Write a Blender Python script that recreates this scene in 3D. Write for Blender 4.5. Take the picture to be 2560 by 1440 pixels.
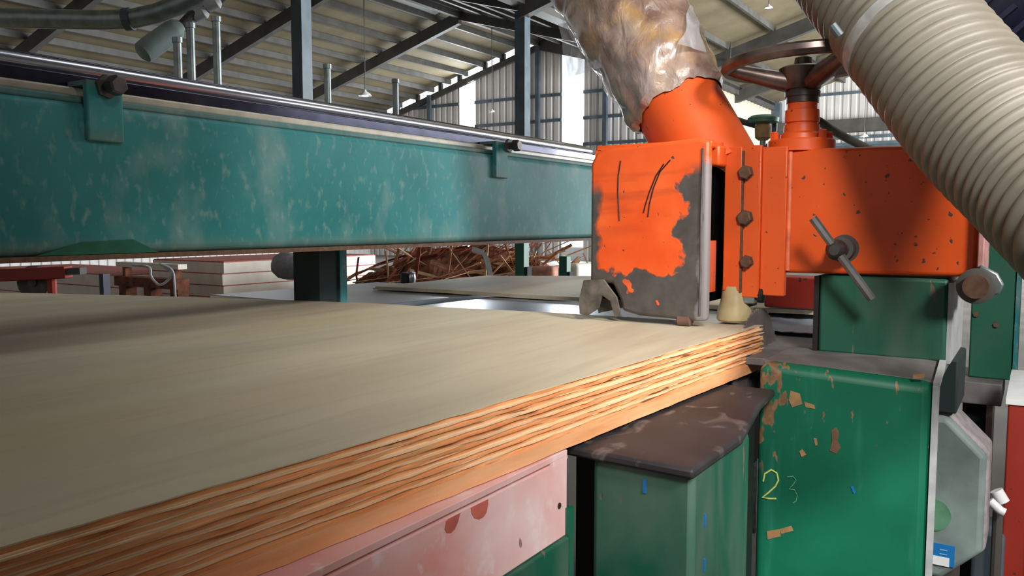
import bpy, bmesh, math, random
from mathutils import Vector, Matrix, noise as mnoise

random.seed(7)
for o in list(bpy.data.objects):
    bpy.data.objects.remove(o)
SC = bpy.context.scene
COL = SC.collection

# ------------------------------------------------------------------ camera
CZ = 1.25                                    # eye height above the floor
F = 2050.0                                   # focal length in px of the 2560 px frame
YAW, PITCH = math.radians(32.7), math.radians(4.55)
cam_d = bpy.data.cameras.new('camera')
cam_d.sensor_width = 36
cam_d.lens = 36 * F / 2560
cam_d.clip_start = 0.02
cam_d.clip_end = 300
cam = bpy.data.objects.new('camera', cam_d)
COL.objects.link(cam)
cam.location = (0, 0, CZ)
cam.rotation_euler = (math.pi / 2 - PITCH, 0, YAW)
SC.camera = cam

# ------------------------------------------------------------------ world, light, exposure
SC.view_settings.view_transform = 'Standard'
SC.view_settings.look = 'None'
SC.view_settings.gamma = 1
SC.view_settings.use_curve_mapping = False
SC.view_settings.exposure = 0.0
w = bpy.data.worlds.new('sky')
SC.world = w
w.use_nodes = True
bg = w.node_tree.nodes['Background']
bg.inputs[0].default_value = (0.86, 0.93, 1.0, 1)
bg.inputs[1].default_value = 1.6


def area(name, loc, target, sx, sy, power, col):
    l = bpy.data.lights.new(name, 'AREA')
    l.shape = 'RECTANGLE'
    l.size, l.size_y, l.energy, l.color = sx, sy, power, col
    o = bpy.data.objects.new(name, l)
    COL.objects.link(o)
    o.location = loc
    o.rotation_euler = (Vector(target) - Vector(loc)).to_track_quat('-Z', 'Y').to_euler()
    return o


# daylight through the open right side of the hall, beyond the machine
area('daylight_open_side', (8.8, 21.5, 3.0), (-10, 21.5, 4.4), 20, 4.4, 9500, (0.95, 0.98, 1.0))
# daylight through the roof light over the saw
area('daylight_roof_light', (-0.4, 5.0, 6.6), (-1.0, 3.0, 1.0), 2.0, 3.0, 70, (0.93, 0.97, 1.0))
# daylight through the two tall door slots in the gable
for dx in (-17.3, -13.0):
    area('daylight_door_slot', (dx, 23.8, 3.3), (dx + 3, 10, 3.6), .7, 6.0, 420, (0.9, 0.96, 1.0))
# unseen key spot added behind the camera to brighten the saw
sp = bpy.data.lights.new('added_key_spot', 'SPOT')
sp.energy = 430
sp.color = (1.0, 0.97, 0.92)
sp.shadow_soft_size = 0.35
sp.spot_size = math.radians(43)
sp.spot_blend = 1.0
so = bpy.data.objects.new('added_key_spot', sp)
COL.objects.link(so)
so.location = (1.1, -0.9, 2.9)
so.rotation_euler = (Vector((-0.12, 1.75, 1.0)) - so.location).to_track_quat('-Z', 'Y').to_euler()
# second unseen spot, added to light right-hand faces and fade leftwards
sq = bpy.data.lights.new('added_side_spot', 'SPOT')
sq.energy = 620
sq.color = (1.0, 0.96, 0.9)
sq.shadow_soft_size = 0.3
sq.spot_size = math.radians(38)
sq.spot_blend = 1.0
sqo = bpy.data.objects.new('added_side_spot', sq)
COL.objects.link(sqo)
sqo.location = (2.2, 0.2, 2.9)
sqo.rotation_euler = (Vector((-0.55, 1.6, 1.05)) - sqo.location).to_track_quat('-Z', 'Y').to_euler()

# ------------------------------------------------------------------ pixel helpers
FWD = Vector((-math.sin(YAW) * math.cos(PITCH), math.cos(YAW) * math.cos(PITCH), -math.sin(PITCH)))
RGT = Vector((math.cos(YAW), math.sin(YAW), 0))
UP = RGT.cross(FWD)
EYE = Vector((0, 0, CZ))


def ray(px, py):
    return FWD + RGT * ((px - 1280) / F) + UP * (-(py - 720) / F)


def onX(px, py, X):
    r = ray(px, py); return EYE + r * (X / r.x)


def onY(px, py, Y):
    r = ray(px, py); return EYE + r * (Y / r.y)


def onZ(px, py, Z):
    r = ray(px, py); return EYE + r * ((Z - CZ) / r.z)


def atD(px, py, d):
    return EYE + ray(px, py) * d


# ------------------------------------------------------------------ mesh helpers
class MB:
    def __init__(s):
        s.v, s.f = [], []

    def box(s, x0, x1, y0, y1, z0, z1):
        n = len(s.v)
        s.v += [(x, y, z) for z in (z0, z1) for y in (y0, y1) for x in (x0, x1)]
        for q in ((0, 2, 3, 1), (4, 5, 7, 6), (0, 1, 5, 4), (1, 3, 7, 5), (3, 2, 6, 7), (2, 0, 4, 6)):
            s.f.append(tuple(n + i for i in q))
        return s

    def hexa(s, p):                              # 8 corners: bottom ring (4) then top ring (4)
        n = len(s.v)
        s.v += [tuple(q) for q in p]
        for q in ((3, 2, 1, 0), (4, 5, 6, 7), (0, 1, 5, 4), (1, 2, 6, 5), (2, 3, 7, 6), (3, 0, 4, 7)):
            s.f.append(tuple(n + i for i in q))
        return s

    def bar(s, a, b, wx, wz, up=(0, 0, 1)):      # box section from a to b
        a, b = Vector(a), Vector(b)
        t = (b - a).normalized()
        sx = t.cross(Vector(up)).normalized()
        sz = sx.cross(t)
        r = []
        for e in (a, b):
            r += [e - sx * wx / 2 - sz * wz / 2, e + sx * wx / 2 - sz * wz / 2,
                  e + sx * wx / 2 + sz * wz / 2, e - sx * wx / 2 + sz * wz / 2]
        return s.hexa(r)

    def lathe(s, a, axis, prof, n=24, phase=0.0):   # prof: (distance along axis, radius)
        a, t = Vector(a), Vector(axis).normalized()
        u = t.orthogonal().normalized()
        vv = t.cross(u)
        n0 = len(s.v)
        for h, r in prof:
            for k in range(n):
                g = 2 * math.pi * k / n + phase
                s.v.append(tuple(a + t * h + u * (r * math.cos(g)) + vv * (r * math.sin(g))))
        for i in range(len(prof) - 1):
            for k in range(n):
                k2 = (k + 1) % n
                s.f.append((n0 + i * n + k, n0 + i * n + k2, n0 + (i + 1) * n + k2, n0 + (i + 1) * n + k))
        if prof[0][1] > 1e-6:
            s.f.append(tuple(n0 + k for k in reversed(range(n))))
        if prof[-1][1] > 1e-6:
            s.f.append(tuple(n0 + (len(prof) - 1) * n + k for k in range(n)))
        return s

    def cyl(s, a, b, r, n=20, r2=None):
        a, b = Vector(a), Vector(b)
        return s.lathe(a, b - a, [(0, r), ((b - a).length, r if r2 is None else r2)], n)

    def tube(s, pts, r, n=10, closed=False):
        pts = [Vector(p) for p in pts]
        m = len(pts)
        n0 = len(s.v)
        u = None
        for i, p in enumerate(pts):
            if closed:
                t = (pts[(i + 1) % m] - pts[i - 1]).normalized()
            else:
                t = (pts[min(i + 1, m - 1)] - pts[max(i - 1, 0)]).normalized()
            if u is None:
                u = t.orthogonal().normalized()
            u = (u - t * u.dot(t)).normalized()
            vv = t.cross(u)
            rr = r[i] if isinstance(r, (list, tuple)) else r
            for k in range(n):
                g = 2 * math.pi * k / n
                s.v.append(tuple(p + u * (rr * math.cos(g)) + vv * (rr * math.sin(g))))
        for i in range(m if closed else m - 1):
            i2 = (i + 1) % m
            for k in range(n):
                k2 = (k + 1) % n
                s.f.append((n0 + i * n + k, n0 + i * n + k2, n0 + i2 * n + k2, n0 + i2 * n + k))
        if not closed:
            s.f.append(tuple(n0 + k for k in reversed(range(n))))
            s.f.append(tuple(n0 + (m - 1) * n + k for k in range(n)))
        return s

    def prism(s, poly, d):                       # poly: 3-D points, d: extrusion vector
        n, m = len(s.v), len(poly)
        d = Vector(d)
        s.v += [tuple(p) for p in poly] + [tuple(Vector(p) + d) for p in poly]
        s.f.append(tuple(n + i for i in reversed(range(m))))
        s.f.append(tuple(n + m + i for i in range(m)))
        for i in range(m):
            j = (i + 1) % m
            s.f.append((n + i, n + j, n + m + j, n + m + i))
        return s

    def slab(s, nx, ny, fn_top, fn_bot):         # closed slab over a grid; fn(i,j) -> point
        n = len(s.v)
        W = nx + 1
        for fn in (fn_top, fn_bot):
            for j in range(ny + 1):
                for i in range(nx + 1):
                    s.v.append(tuple(fn(i, j)))
        B = W * (ny + 1)
        for j in range(ny):
            for i in range(nx):
                a = n + j * W + i
                s.f.append((a, a + 1, a + W + 1, a + W))
                s.f.append((a + B, a + B + W, a + B + W + 1, a + B + 1))
        for i in range(nx):
            a = n + i
            s.f.append((a, a + B, a + B + 1, a + 1))
            a = n + ny * W + i
            s.f.append((a, a + 1, a + B + 1, a + B))
        for j in range(ny):
            a = n + j * W
            s.f.append((a, a + W, a + B + W, a + B))
            a = n + j * W + nx
            s.f.append((a, a + B, a + B + W, a + W))
        return s

    def build(s, name, mat, parent=None, bevel=0, seg=2, smooth=False, sub=0, origin=None):
        xs, ys, zs = zip(*s.v)
        org = Vector(origin) if origin else Vector(((min(xs) + max(xs)) / 2, (min(ys) + max(ys)) / 2, min(zs)))
        me = bpy.data.meshes.new(name)
        me.from_pydata([(x - org.x, y - org.y, z - org.z) for x, y, z in s.v], [], s.f)
        bm = bmesh.new(); bm.from_mesh(me)
        bmesh.ops.recalc_face_normals(bm, faces=bm.faces)
        bm.to_mesh(me); bm.free()
        me.materials.append(mat)
        o = bpy.data.objects.new(name, me)
        COL.objects.link(o)
        o.location = org
        if parent:
            o.parent = parent
            o.location = org - wloc(parent)
        if bevel:
            b = o.modifiers.new('bevel', 'BEVEL')
            b.width, b.segments, b.limit_method, b.angle_limit = bevel, seg, 'ANGLE', math.radians(35)
        if sub:
            q = o.modifiers.new('sub', 'SUBSURF'); q.levels = q.render_levels = sub
        if smooth or bevel:
            for p in me.polygons:
                p.use_smooth = True
            if not sub and hasattr(me, 'set_sharp_from_angle'):
                me.set_sharp_from_angle(angle=math.radians(40))
        return o


def wloc(o):
    v = Vector(o.location)
    while o.parent:
        o = o.parent
        v += Vector(o.location)
    return v


def tag(o, label, cat, group=None):
    o['label'], o['category'] = label, cat
    if group:
        o['group'] = group
    return o


def thing(name, loc, label, cat, group=None):
    o = bpy.data.objects.new(name, None)
    COL.objects.link(o)
    o.location = loc
    o.empty_display_size = 0.05
    return tag(o, label, cat, group)


def struct(o):
    o['kind'] = 'structure'
    return o


# ------------------------------------------------------------------ materials
def lin(c):
    return tuple(((v / 255) / 12.92 if v / 255 <= 0.04045 else ((v / 255 + 0.055) / 1.055) ** 2.4) for v in c) + (1,)


class NG:
    def __init__(s, name):
        s.m = bpy.data.materials.new(name)
        s.m.use_nodes = True
        s.t = s.m.node_tree
        s.b = s.t.nodes['Principled BSDF']
        s.out = s.t.nodes['Material Output']
        tc = s.t.nodes.new('ShaderNodeTexCoord')
        s.obj = tc.outputs['Object']
        gm = s.t.nodes.new('ShaderNodeNewGeometry')
        s.pos = gm.outputs['Position']

    def lk(s, a, b):
        if isinstance(a, bpy.types.NodeSocket):
            s.t.links.new(a, b)
        else:
            b.default_value = a

    def noise(s, scale, detail=4, stretch=(1, 1, 1), co=None, dist=0.0, off=(0, 0, 0)):
        mp = s.t.nodes.new('ShaderNodeMapping')
        s.lk(co or s.pos, mp.inputs['Vector'])
        mp.inputs['Scale'].default_value = stretch
        mp.inputs['Location'].default_value = off
        n = s.t.nodes.new('ShaderNodeTexNoise')
        s.lk(mp.outputs[0], n.inputs['Vector'])
        n.inputs['Scale'].default_value = scale
        n.inputs['Detail'].default_value = detail
        n.inputs['Distortion'].default_value = dist
        return n.outputs['Fac']

    def voro(s, scale, stretch=(1, 1, 1), co=None):
        mp = s.t.nodes.new('ShaderNodeMapping')
        s.lk(co or s.pos, mp.inputs['Vector'])
        mp.inputs['Scale'].default_value = stretch
        n = s.t.nodes.new('ShaderNodeTexVoronoi')
        s.lk(mp.outputs[0], n.inputs['Vector'])
        n.inputs['Scale'].default_value = scale
        return n.outputs['Distance']

    def math(s, op, a, b=0.0):
        n = s.t.nodes.new('ShaderNodeMath')
        n.operation = op
        s.lk(a, n.inputs[0]); s.lk(b, n.inputs[1])
        return n.outputs[0]

    def step(s, v, lo, hi):                      # smooth 0..1 between lo and hi (lo may exceed hi)
        n = s.t.nodes.new('ShaderNodeMapRange')
        n.clamp = True
        s.lk(v, n.inputs['Value'])
        if lo < hi:
            n.inputs['From Min'].default_value, n.inputs['From Max'].default_value = lo, hi
        else:
            n.inputs['From Min'].default_value, n.inputs['From Max'].default_value = hi, lo
            n.inputs['To Min'].default_value, n.inputs['To Max'].default_value = 1, 0
        return n.outputs[0]

    def sep(s, co=None):
        n = s.t.nodes.new('ShaderNodeSeparateXYZ')
        s.lk(co or s.obj, n.inputs[0])
        return n.outputs

    def mix(s, f, a, b):
        n = s.t.nodes.new('ShaderNodeMix')
        n.data_type = 'RGBA'
        s.lk(f, n.inputs[0]); s.lk(a, n.inputs[6]); s.lk(b, n.inputs[7])
        return n.outputs[2]

    def bump(s, h, strength=0.3, dist=0.002):
        n = s.t.nodes.new('ShaderNodeBump')
        n.inputs['Strength'].default_value = strength
        n.inputs['Distance'].default_value = dist
        s.lk(h, n.inputs['Height'])
        s.lk(n.outputs[0], s.b.inputs['Normal'])

    def done(s, col, rough=0.5, metal=0.0, **kw):
        s.lk(col, s.b.inputs['Base Color'])
        s.lk(rough, s.b.inputs['Roughness'])
        s.lk(metal, s.b.inputs['Metallic'])
        for k, v in kw.items():
            s.lk(v, s.b.inputs[k])
        return s.m


def plain(name, c, rough=0.5, metal=0.0, var=0.18, scale=30, **kw):
    g = NG(name)
    n = g.noise(scale, 4)
    c = lin(c)
    d = tuple(v * (1 - var * 2) for v in c[:3]) + (1,)
    return g.done(g.mix(g.step(n, 0.35, 0.65), d, c), rough, metal, **kw)


def painted(name, c, chip=(70, 62, 55), amount=0.62, scale=60, dust=None, rough=0.42, dustamt=0.5, stretch=(1, 1, 1)):
    """paint with small chips, cloudy tone and optional dust film"""
    g = NG(name)
    c = lin(c)
    n1 = g.noise(7, 5)
    col = g.mix(g.step(n1, 0.3, 0.7), tuple(v * 0.8 for v in c[:3]) + (1,), c)
    if dust:
        n3 = g.noise(11, 6, stretch, dist=0.6)
        col = g.mix(g.math('MULTIPLY', g.step(n3, 0.45, 0.75), dustamt), col, lin(dust))
    n2 = g.noise(scale, 3, stretch)
    ch = g.step(n2, amount, amount + 0.03)
    col = g.mix(ch, col, lin(chip))
    g.bump(g.math('SUBTRACT', 0.0, ch), 0.4, 0.001)
    return g.done(col, g.math('ADD', rough, g.math('MULTIPLY', n1, 0.15)))


M = {}
M['concrete'] = plain('concrete_floor', (120, 116, 110), 0.75, scale=1.5)
M['steel'] = plain('steel_paint_grey', (86, 100, 110), 0.5, scale=3)
M['steel_dark'] = plain('dark_steel', (80, 78, 74), 0.6, scale=3)
M['teal_dark'] = plain('dark_teal_steel', (30, 50, 50), 0.8, scale=5)
M['iron'] = plain('bare_iron', (92, 88, 86), 0.42, 0.7, scale=40)
M['black'] = plain('black_steel', (28, 27, 28), 0.5)
M['galv'] = plain('galvanised_pipe', (150, 160, 160), 0.4, 0.6)
M['white'] = plain('white_plastic', (222, 224, 226), 0.4, var=0.05)
M['rail'] = plain('dark_polished_rail', (62, 62, 78), 0.22, 0.9, scale=20)
M['chrome'] = plain('bright_bar', (190, 192, 205), 0.22, 0.9, var=0.05)
M['cream_strip'] = plain('dusty_cream_ledge', (196, 188, 170), 0.3, var=0.1)
M['redmetal'] = painted('red_painted_metal', (150, 42, 30), (60, 40, 35), 0.68, 40)
M['green'] = painted('green_machine_paint', (16, 98, 74), (112, 92, 72), 0.70, 26, dust=(70, 96, 88), dustamt=0.35)
M['green_worn'] = painted('worn_green_paint', (26, 92, 72), (104, 96, 84), 0.66, 30, dust=(110, 120, 112), dustamt=0.45, stretch=(1, 1, .35))
M['orange'] = painted('orange_machine_paint', (236, 94, 34), (92, 52, 40), 0.695, 75, rough=0.36)
M['orange_in'] = painted('orange_arm_paint', (234, 90, 26), (84, 60, 50), 0.66, 58, rough=0.34)
M['rust'] = plain('rusty_bolt', (112, 84, 66), 0.6, 0.3, scale=90)
M['dusttop'] = plain('dusty_steel_top', (120, 116, 116), 0.6, scale=20)
M['paledge'] = plain('pale_metal_rim_light', (186, 190, 192), 0.45, var=0.12)  # pale metal; on the pedestal edges its tone paints in the rim light
M['chalk'] = plain('yellow_chalk', (214, 226, 120), 0.9, var=0.1)
M['chalk2'] = plain('faded_chalk', (110, 170, 130), 0.9, var=0.1)
M['tan'] = plain('tan_scrape', (176, 136, 92), 0.8)
M['blue'] = plain('blue_tag', (28, 110, 178), 0.4, var=0.08)
M['bluegrey'] = plain('dusty_motor_grey', (126, 142, 140), 0.6, scale=14)
M['plastic_green'] = plain('dull_green_disc', (92, 140, 112), 0.5)
M['roller'] = plain('amber_roller', (216, 196, 150), 0.35, scale=15, **{'Subsurface Weight': 0.1})
M['cable'] = plain('pale_cable', (190, 190, 192), 0.5)
M['dkcable'] = plain('dark_cable', (70, 66, 62), 0.5)
M['lampw'] = plain('lamp_shade_white', (235, 236, 238), 0.4, var=0.03)
M['packing'] = plain('stack_side_cream', (240, 230, 216), 0.7, scale=8, var=0.06)
M['packing_red'] = plain('red_edge_mark', (196, 110, 96), 0.7)
M['pink_heap'] = plain('pinkish_sack', (214, 150, 128), 0.7)


def mk_teal():
    g = NG('teal_beam_paint')
    n1 = g.noise(3.5, 6, dist=0.4)
    col = g.mix(g.step(n1, 0.3, 0.7), lin((22, 110, 112)), lin((52, 138, 142)))
    n2 = g.noise(60, 6, (1, 1, 0.6))
    col = g.mix(g.math('MULTIPLY', g.step(n2, 0.55, 0.75), 0.5), col, lin((140, 165, 160)))
    n4 = g.noise(9, 5, (1, 1, .7), off=(3, 1, 7))
    col = g.mix(g.math('MULTIPLY', g.step(n4, 0.52, 0.8), 0.45), col, lin((168, 176, 172)))
    z = g.sep()[2]
    low = g.step(g.math('ADD', z, g.math('MULTIPLY', n1, 0.03)), 0.045, 0.0)
    col = g.mix(g.math('MULTIPLY', low, 0.7), col, lin((120, 110, 96)))
    g.bump(n2, 0.15, 0.001)
    return g.done(col, 0.55, **{'Specular IOR Level': 0.35})


def mk_veneer(name, a, b, dark, co_scale=1.0, void=0.70):
    g = NG(name)
    n = g.noise(14, 5, (4, .35, 4))
    col = g.mix(g.step(n, 0.32, 0.68), lin(a), lin(b))
    v = g.noise(26, 2, (1, .32, 2.6), off=(5, 2, 1))
    vd = g.step(v, void, void + 0.04)
    col = g.mix(vd, col, lin(dark))
    g.bump(n, 0.5, 0.003)
    return g.done(col, 0.75)


def mk_face():
    g = NG('plywood_face_veneer')
    n = g.noise(3.0, 6, (2.2, .6, 1), dist=0.5)
    col = g.mix(g.step(n, 0.3, 0.7), lin((190, 177, 154)), lin((214, 202, 176)))
    n2 = g.noise(9, 6, (6, .4, 1))
    col = g.mix(g.math('MULTIPLY', g.step(n2, 0.5, 0.72), 0.35), col, lin((178, 156, 132)))
    n3 = g.noise(2.0, 3, (1.5, .5, 1), off=(4, 9, 0))
    col = g.mix(g.math('MULTIPLY', g.step(n3, 0.5, 0.7), 0.3), col, lin((204, 178, 120)))
    return g.done(col, 0.62)


def mk_hood():
    g = NG('orange_hood_worn')
    x, y, z = g.sep()[0:3]
    n1 = g.noise(9, 5)
    base = g.mix(g.step(n1, 0.3, 0.7), lin((222, 80, 28)), lin((242, 106, 50)))
    smear = g.math('MULTIPLY', g.step(g.noise(16, 5, (.35, 1, 2.2)), 0.48, 0.7), g.step(z, 0.13, 0.24))
    smear = g.math('MULTIPLY', smear, g.step(z, 0.31, 0.26))
    base = g.mix(g.math('MULTIPLY', smear, 0.65), base, lin((120, 44, 34)))
    n2 = g.noise(17, 4, off=(2, 5, 3))
    n3 = g.noise(42, 3)
    nn = g.math('ADD', g.math('MULTIPLY', g.math('SUBTRACT', n2, 0.5), 0.16), g.math('MULTIPLY', g.math('SUBTRACT', n3, 0.5), 0.04))
    right = g.step(g.math('ADD', x, g.math('MULTIPLY', nn, .8)), 0.062, 0.07)
    right = g.math('MULTIPLY', right, g.step(z, 0.30, 0.275))
    bott = g.step(g.math('ADD', z, nn), 0.098, 0.09)
    left = g.math('MULTIPLY', g.step(g.math('ADD', x, g.math('MULTIPLY', nn, .35)), -0.098, -0.108), g.step(z, 0.27, 0.24))
    wear = g.math('MAXIMUM', g.math('MAXIMUM', right, bott), left)
    isl = g.math('MULTIPLY', g.step(g.noise(24, 2, off=(9, 1, 4)), 0.66, 0.68), g.step(z, 0.09, 0.06))
    wear = g.math('SUBTRACT', wear, isl)
    spk = g.step(g.noise(70, 2), 0.72, 0.74)
    wear = g.math('MAXIMUM', wear, spk)
    dk = g.mix(n3, lin((54, 50, 50)), lin((96, 90, 86)))
    fold = g.step(g.math('ADD', x, g.math('MULTIPLY', nn, .2)), 0.104, 0.110)  # worn grey fold, its lighter tone paints the light it catches
    fold = g.math('MULTIPLY', fold, g.step(z, 0.31, 0.29))
    col = g.mix(wear, base, dk)
    col = g.mix(fold, col, lin((136, 130, 132)))
    g.bump(g.math('SUBTRACT', 0.0, wear), 0.5, 0.0015)
    return g.done(col, g.math('ADD', 0.36, g.math('MULTIPLY', wear, 0.12)))


def mk_pink():
    g = NG('faded_pink_paint')
    n = g.noise(5, 6, dist=0.5)
    col = g.mix(g.step(n, 0.35, 0.65), lin((222, 152, 144)), lin((234, 202, 204)))
    n2 = g.noise(24, 4)
    col = g.mix(g.math('MULTIPLY', g.step(n2, 0.58, 0.66), 0.7), col, lin((236, 214, 216)))
    n3 = g.noise(30, 2, (1, 1, .5), off=(3, 3, 3))
    col = g.mix(g.step(n3, 0.78, 0.80), col, lin((150, 120, 120)))
    return g.done(col, 0.6)


def mk_base():
    g = NG('green_pedestal_paint')
    x, y, z = g.sep()[0:3]
    n1 = g.noise(6, 5)
    col = g.mix(g.step(n1, 0.3, 0.7), lin((8, 88, 66)), lin((18, 108, 80)))
    sc = g.noise(12, 4, (2, 1, .25))
    col = g.mix(g.math('MULTIPLY', g.step(sc, 0.6, 0.7), 0.3), col, lin((60, 140, 120)))
    # scraped upper left corner
    n2 = g.noise(45, 4, (1.6, 1, .6))
    m = g.math('ADD', g.math('MULTIPLY', g.step(x, -0.06, -0.13), 0.20), g.math('MULTIPLY', g.step(z, 0.82, 0.95), 0.10))
    sc2 = g.step(g.math('ADD', n2, m), 0.74, 0.77)
    sc2 = g.math('MULTIPLY', sc2, g.step(z, 0.80, 0.84))
    dk = g.mix(g.noise(80, 2), lin((60, 44, 36)), lin((168, 130, 92)))
    col = g.mix(sc2, col, dk)
    n5 = g.noise(30, 3, off=(1, 7, 4))
    col = g.mix(g.step(n5, 0.73, 0.745), col, lin((96, 74, 60)))
    return g.done(col, 0.5, **{'Specular IOR Level': 0.3})


def mk_wear():
    g = NG('black_wear_plate')
    n = g.noise(8, 5)
    col = g.mix(g.step(n, 0.3, 0.7), lin((36, 35, 37)), lin((58, 56, 59)))
    n2 = g.noise(22, 4, (1, .5, 1), dist=1.0)
    col = g.mix(g.math('MULTIPLY', g.step(n2, 0.6, 0.74), 0.4), col, lin((170, 156, 152)))
    return g.done(col, 0.5, 0.0, **{'Specular IOR Level': 0.3})


def mk_wrap():
    g = NG('plastic_wrapped_duct')
    n = g.noise(14, 8, (1, 1, 1.2), dist=0.4)
    col = g.mix(g.step(n, 0.3, 0.7), lin((104, 76, 66)), lin((176, 148, 132)))
    n2 = g.noise(10, 9, off=(4, 4, 2), dist=0.5)
    col = g.mix(g.math('MULTIPLY', g.step(n2, 0.52, 0.66), 0.75), col, lin((194, 152, 96)))
    n4 = g.noise(5, 8, off=(8, 3, 5))
    col = g.mix(g.math('MULTIPLY', g.step(n4, 0.5, 0.7), 0.6), col, lin((190, 182, 182)))
    cr = g.noise(30, 7, (1, 1, .5), dist=0.8)
    g.bump(cr, 0.7, 0.01)
    return g.done(col, 0.3, 0.0, **{'Coat Weight': 1.0, 'Coat Roughness': 0.1})


def mk_film():
    g = NG('clear_plastic_film')
    cr = g.noise(18, 4, (1, 1, .4), dist=1.4)
    g.bump(cr, 0.8, 0.01)
    t = g.t.nodes.new('ShaderNodeBsdfTransparent')
    mx = g.t.nodes.new('ShaderNodeMixShader')
    g.lk(g.math('ADD', 0.22, g.math('MULTIPLY', g.step(cr, 0.45, 0.7), 0.3)), mx.inputs[0])
    g.t.links.new(t.outputs[0], mx.inputs[1])
    g.t.links.new(g.b.outputs[0], mx.inputs[2])
    g.t.links.new(mx.outputs[0], g.out.inputs[0])
    return g.done(lin((206, 208, 214)), 0.15)


def mk_translucent(name, c, w=0.7):
    g = NG(name)
    n = g.noise(0.9, 4)
    cc = lin(c)
    g.done(g.mix(g.step(n, 0.3, 0.7), tuple(v * .9 for v in cc[:3]) + (1,), cc), 0.6)
    t = g.t.nodes.new('ShaderNodeBsdfTranslucent')
    t.inputs[0].default_value = cc
    mx = g.t.nodes.new('ShaderNodeMixShader')
    mx.inputs[0].default_value = w
    g.t.links.new(g.b.outputs[0], mx.inputs[1])
    g.t.links.new(t.outputs[0], mx.inputs[2])
    g.t.links.new(mx.outputs[0], g.out.inputs[0])
    return g.m


def mk_roof():
    g = NG('roof_lining_panels')
    y = g.sep(g.pos)[1]
    fr = g.math('FRACT', g.math('MULTIPLY', y, 1 / 0.92))
    seam = g.step(fr, 0.05, 0.0)
    n = g.noise(1.2, 5)
    col = g.mix(g.step(n, 0.3, 0.7), lin((98, 88, 66)), lin((120, 109, 84)))
    col = g.mix(g.math('MULTIPLY', seam, 0.35), col, lin((104, 96, 80)))
    return g.done(col, 0.8)


def mk_hose():
    g = NG('grey_ribbed_hose')
    n = g.noise(6, 5)
    col = g.mix(g.step(n, 0.3, 0.7), lin((112, 107, 95)), lin((134, 129, 118)))
    n2 = g.noise(50, 3)
    col = g.mix(g.math('MULTIPLY', g.step(n2, 0.5, 0.7), 0.3), col, lin((120, 108, 92)))
    return g.done(col, 0.5)


M['teal'] = mk_teal()
M['ply_light'] = mk_veneer('ply_edge_pale', (240, 196, 150), (252, 222, 184), (190, 120, 70), void=0.76)
M['ply_dark'] = mk_veneer('ply_edge_orange', (222, 148, 92), (240, 178, 124), (130, 78, 44), void=0.68)
M['ply_base'] = mk_veneer('ply_edge_base', (226, 156, 104), (242, 182, 134), (150, 90, 50), void=0.76)
M['face'] = mk_face()
M['hood'] = mk_hood()
M['pink'] = mk_pink()
M['basegreen'] = mk_base()
M['wear'] = mk_wear()
M['wrap'] = mk_wrap()
M['film'] = mk_film()
M['roof'] = mk_roof()
M['hose'] = mk_hose()
M['wallsheet'] = plain('corrugated_wall_grey', (208, 204, 202), 0.6, scale=1.2, var=0.06)
M['lightsheet'] = mk_translucent('translucent_wall_sheet', (250, 240, 214), 0.75)
M['skylight'] = mk_translucent('translucent_roof_sheet', (200, 200, 196), 0.5)
M['mirror'] = plain('polished_steel_plate', (196, 204, 218), 0.3, 0.85, scale=3, var=0.08)
M['strip'] = plain('veneer_strip_pale', (224, 188, 142), 0.7, scale=12, var=0.2)
M['strip2'] = plain('veneer_strip_brown', (184, 122, 86), 0.75, scale=12, var=0.2)
M['strip3'] = plain('veneer_strip_red', (170, 84, 62), 0.75, scale=12, var=0.2)
M['heap'] = plain('veneer_heap_brown', (136, 82, 60), 0.9, scale=16, var=0.3)

# ------------------------------------------------------------------ the hall
struct(MB().box(-24, 12, -9, 37, -0.1, 0).build('floor', M['concrete']))

SL = 0.286
XE, XR, XV = -22.0, -14.3, -9.4            # left eave, ridge, valley
ZV = 6.1


def zA(x): return 5.75 + SL * (x + 20.3)
ZR = zA(XR)


def zB(x): return ZR - (ZR - ZV) / (XV - XR) * (x - XR)
XR2 = -0.6


def zC(x): return ZV + SL * (x - XV)
ZR2 = zC(XR2)


def zD(x): return ZR2 - SL * (x - XR2)


def slope(name, x0, x1, zf, y0, y1, purlin=0.76, holes=()):
    """one roof slope: lining sheet (with roof-light openings), purlins"""
    mb = MB()
    def pl(xa, xb, ya, yb):
        mb.hexa([(xa, ya, zf(xa)), (xb, ya, zf(xb)), (xb, yb, zf(xb)), (xa, yb, zf(xa)),
                 (xa, ya, zf(xa) + .06), (xb, ya, zf(xb) + .06), (xb, yb, zf(xb) + .06), (xa, yb, zf(xa) + .06)])
    if not holes:
        pl(x0, x1, y0, y1)
    else:
        for (hx0, hx1, hy0, hy1) in holes:
            pl(x0, hx0, y0, y1); pl(hx1, x1, y0, y1)
            pl(hx0, hx1, y0, hy0); pl(hx0, hx1, hy1, y1)
    o = struct(mb.build(name, M['roof']))
    n = int((x1 - x0) / purlin)
    first = None
    for i in range(n + 1):
        x = x0 + 0.12 + i * purlin
        if x > x1 - .05:
            break
        if first is None:
            first = MB().box(x - .04, x + .04, y0, y1, zf(x) - .17, zf(x) - .005).build('purlin', M['steel_dark'], o)
            z0 = zf(x)
            x00 = x
        else:
            c = first.copy()
            COL.objects.link(c)
            c.location = first.location + Vector((x - x00, 0, zf(x) - z0))
    return o


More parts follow.
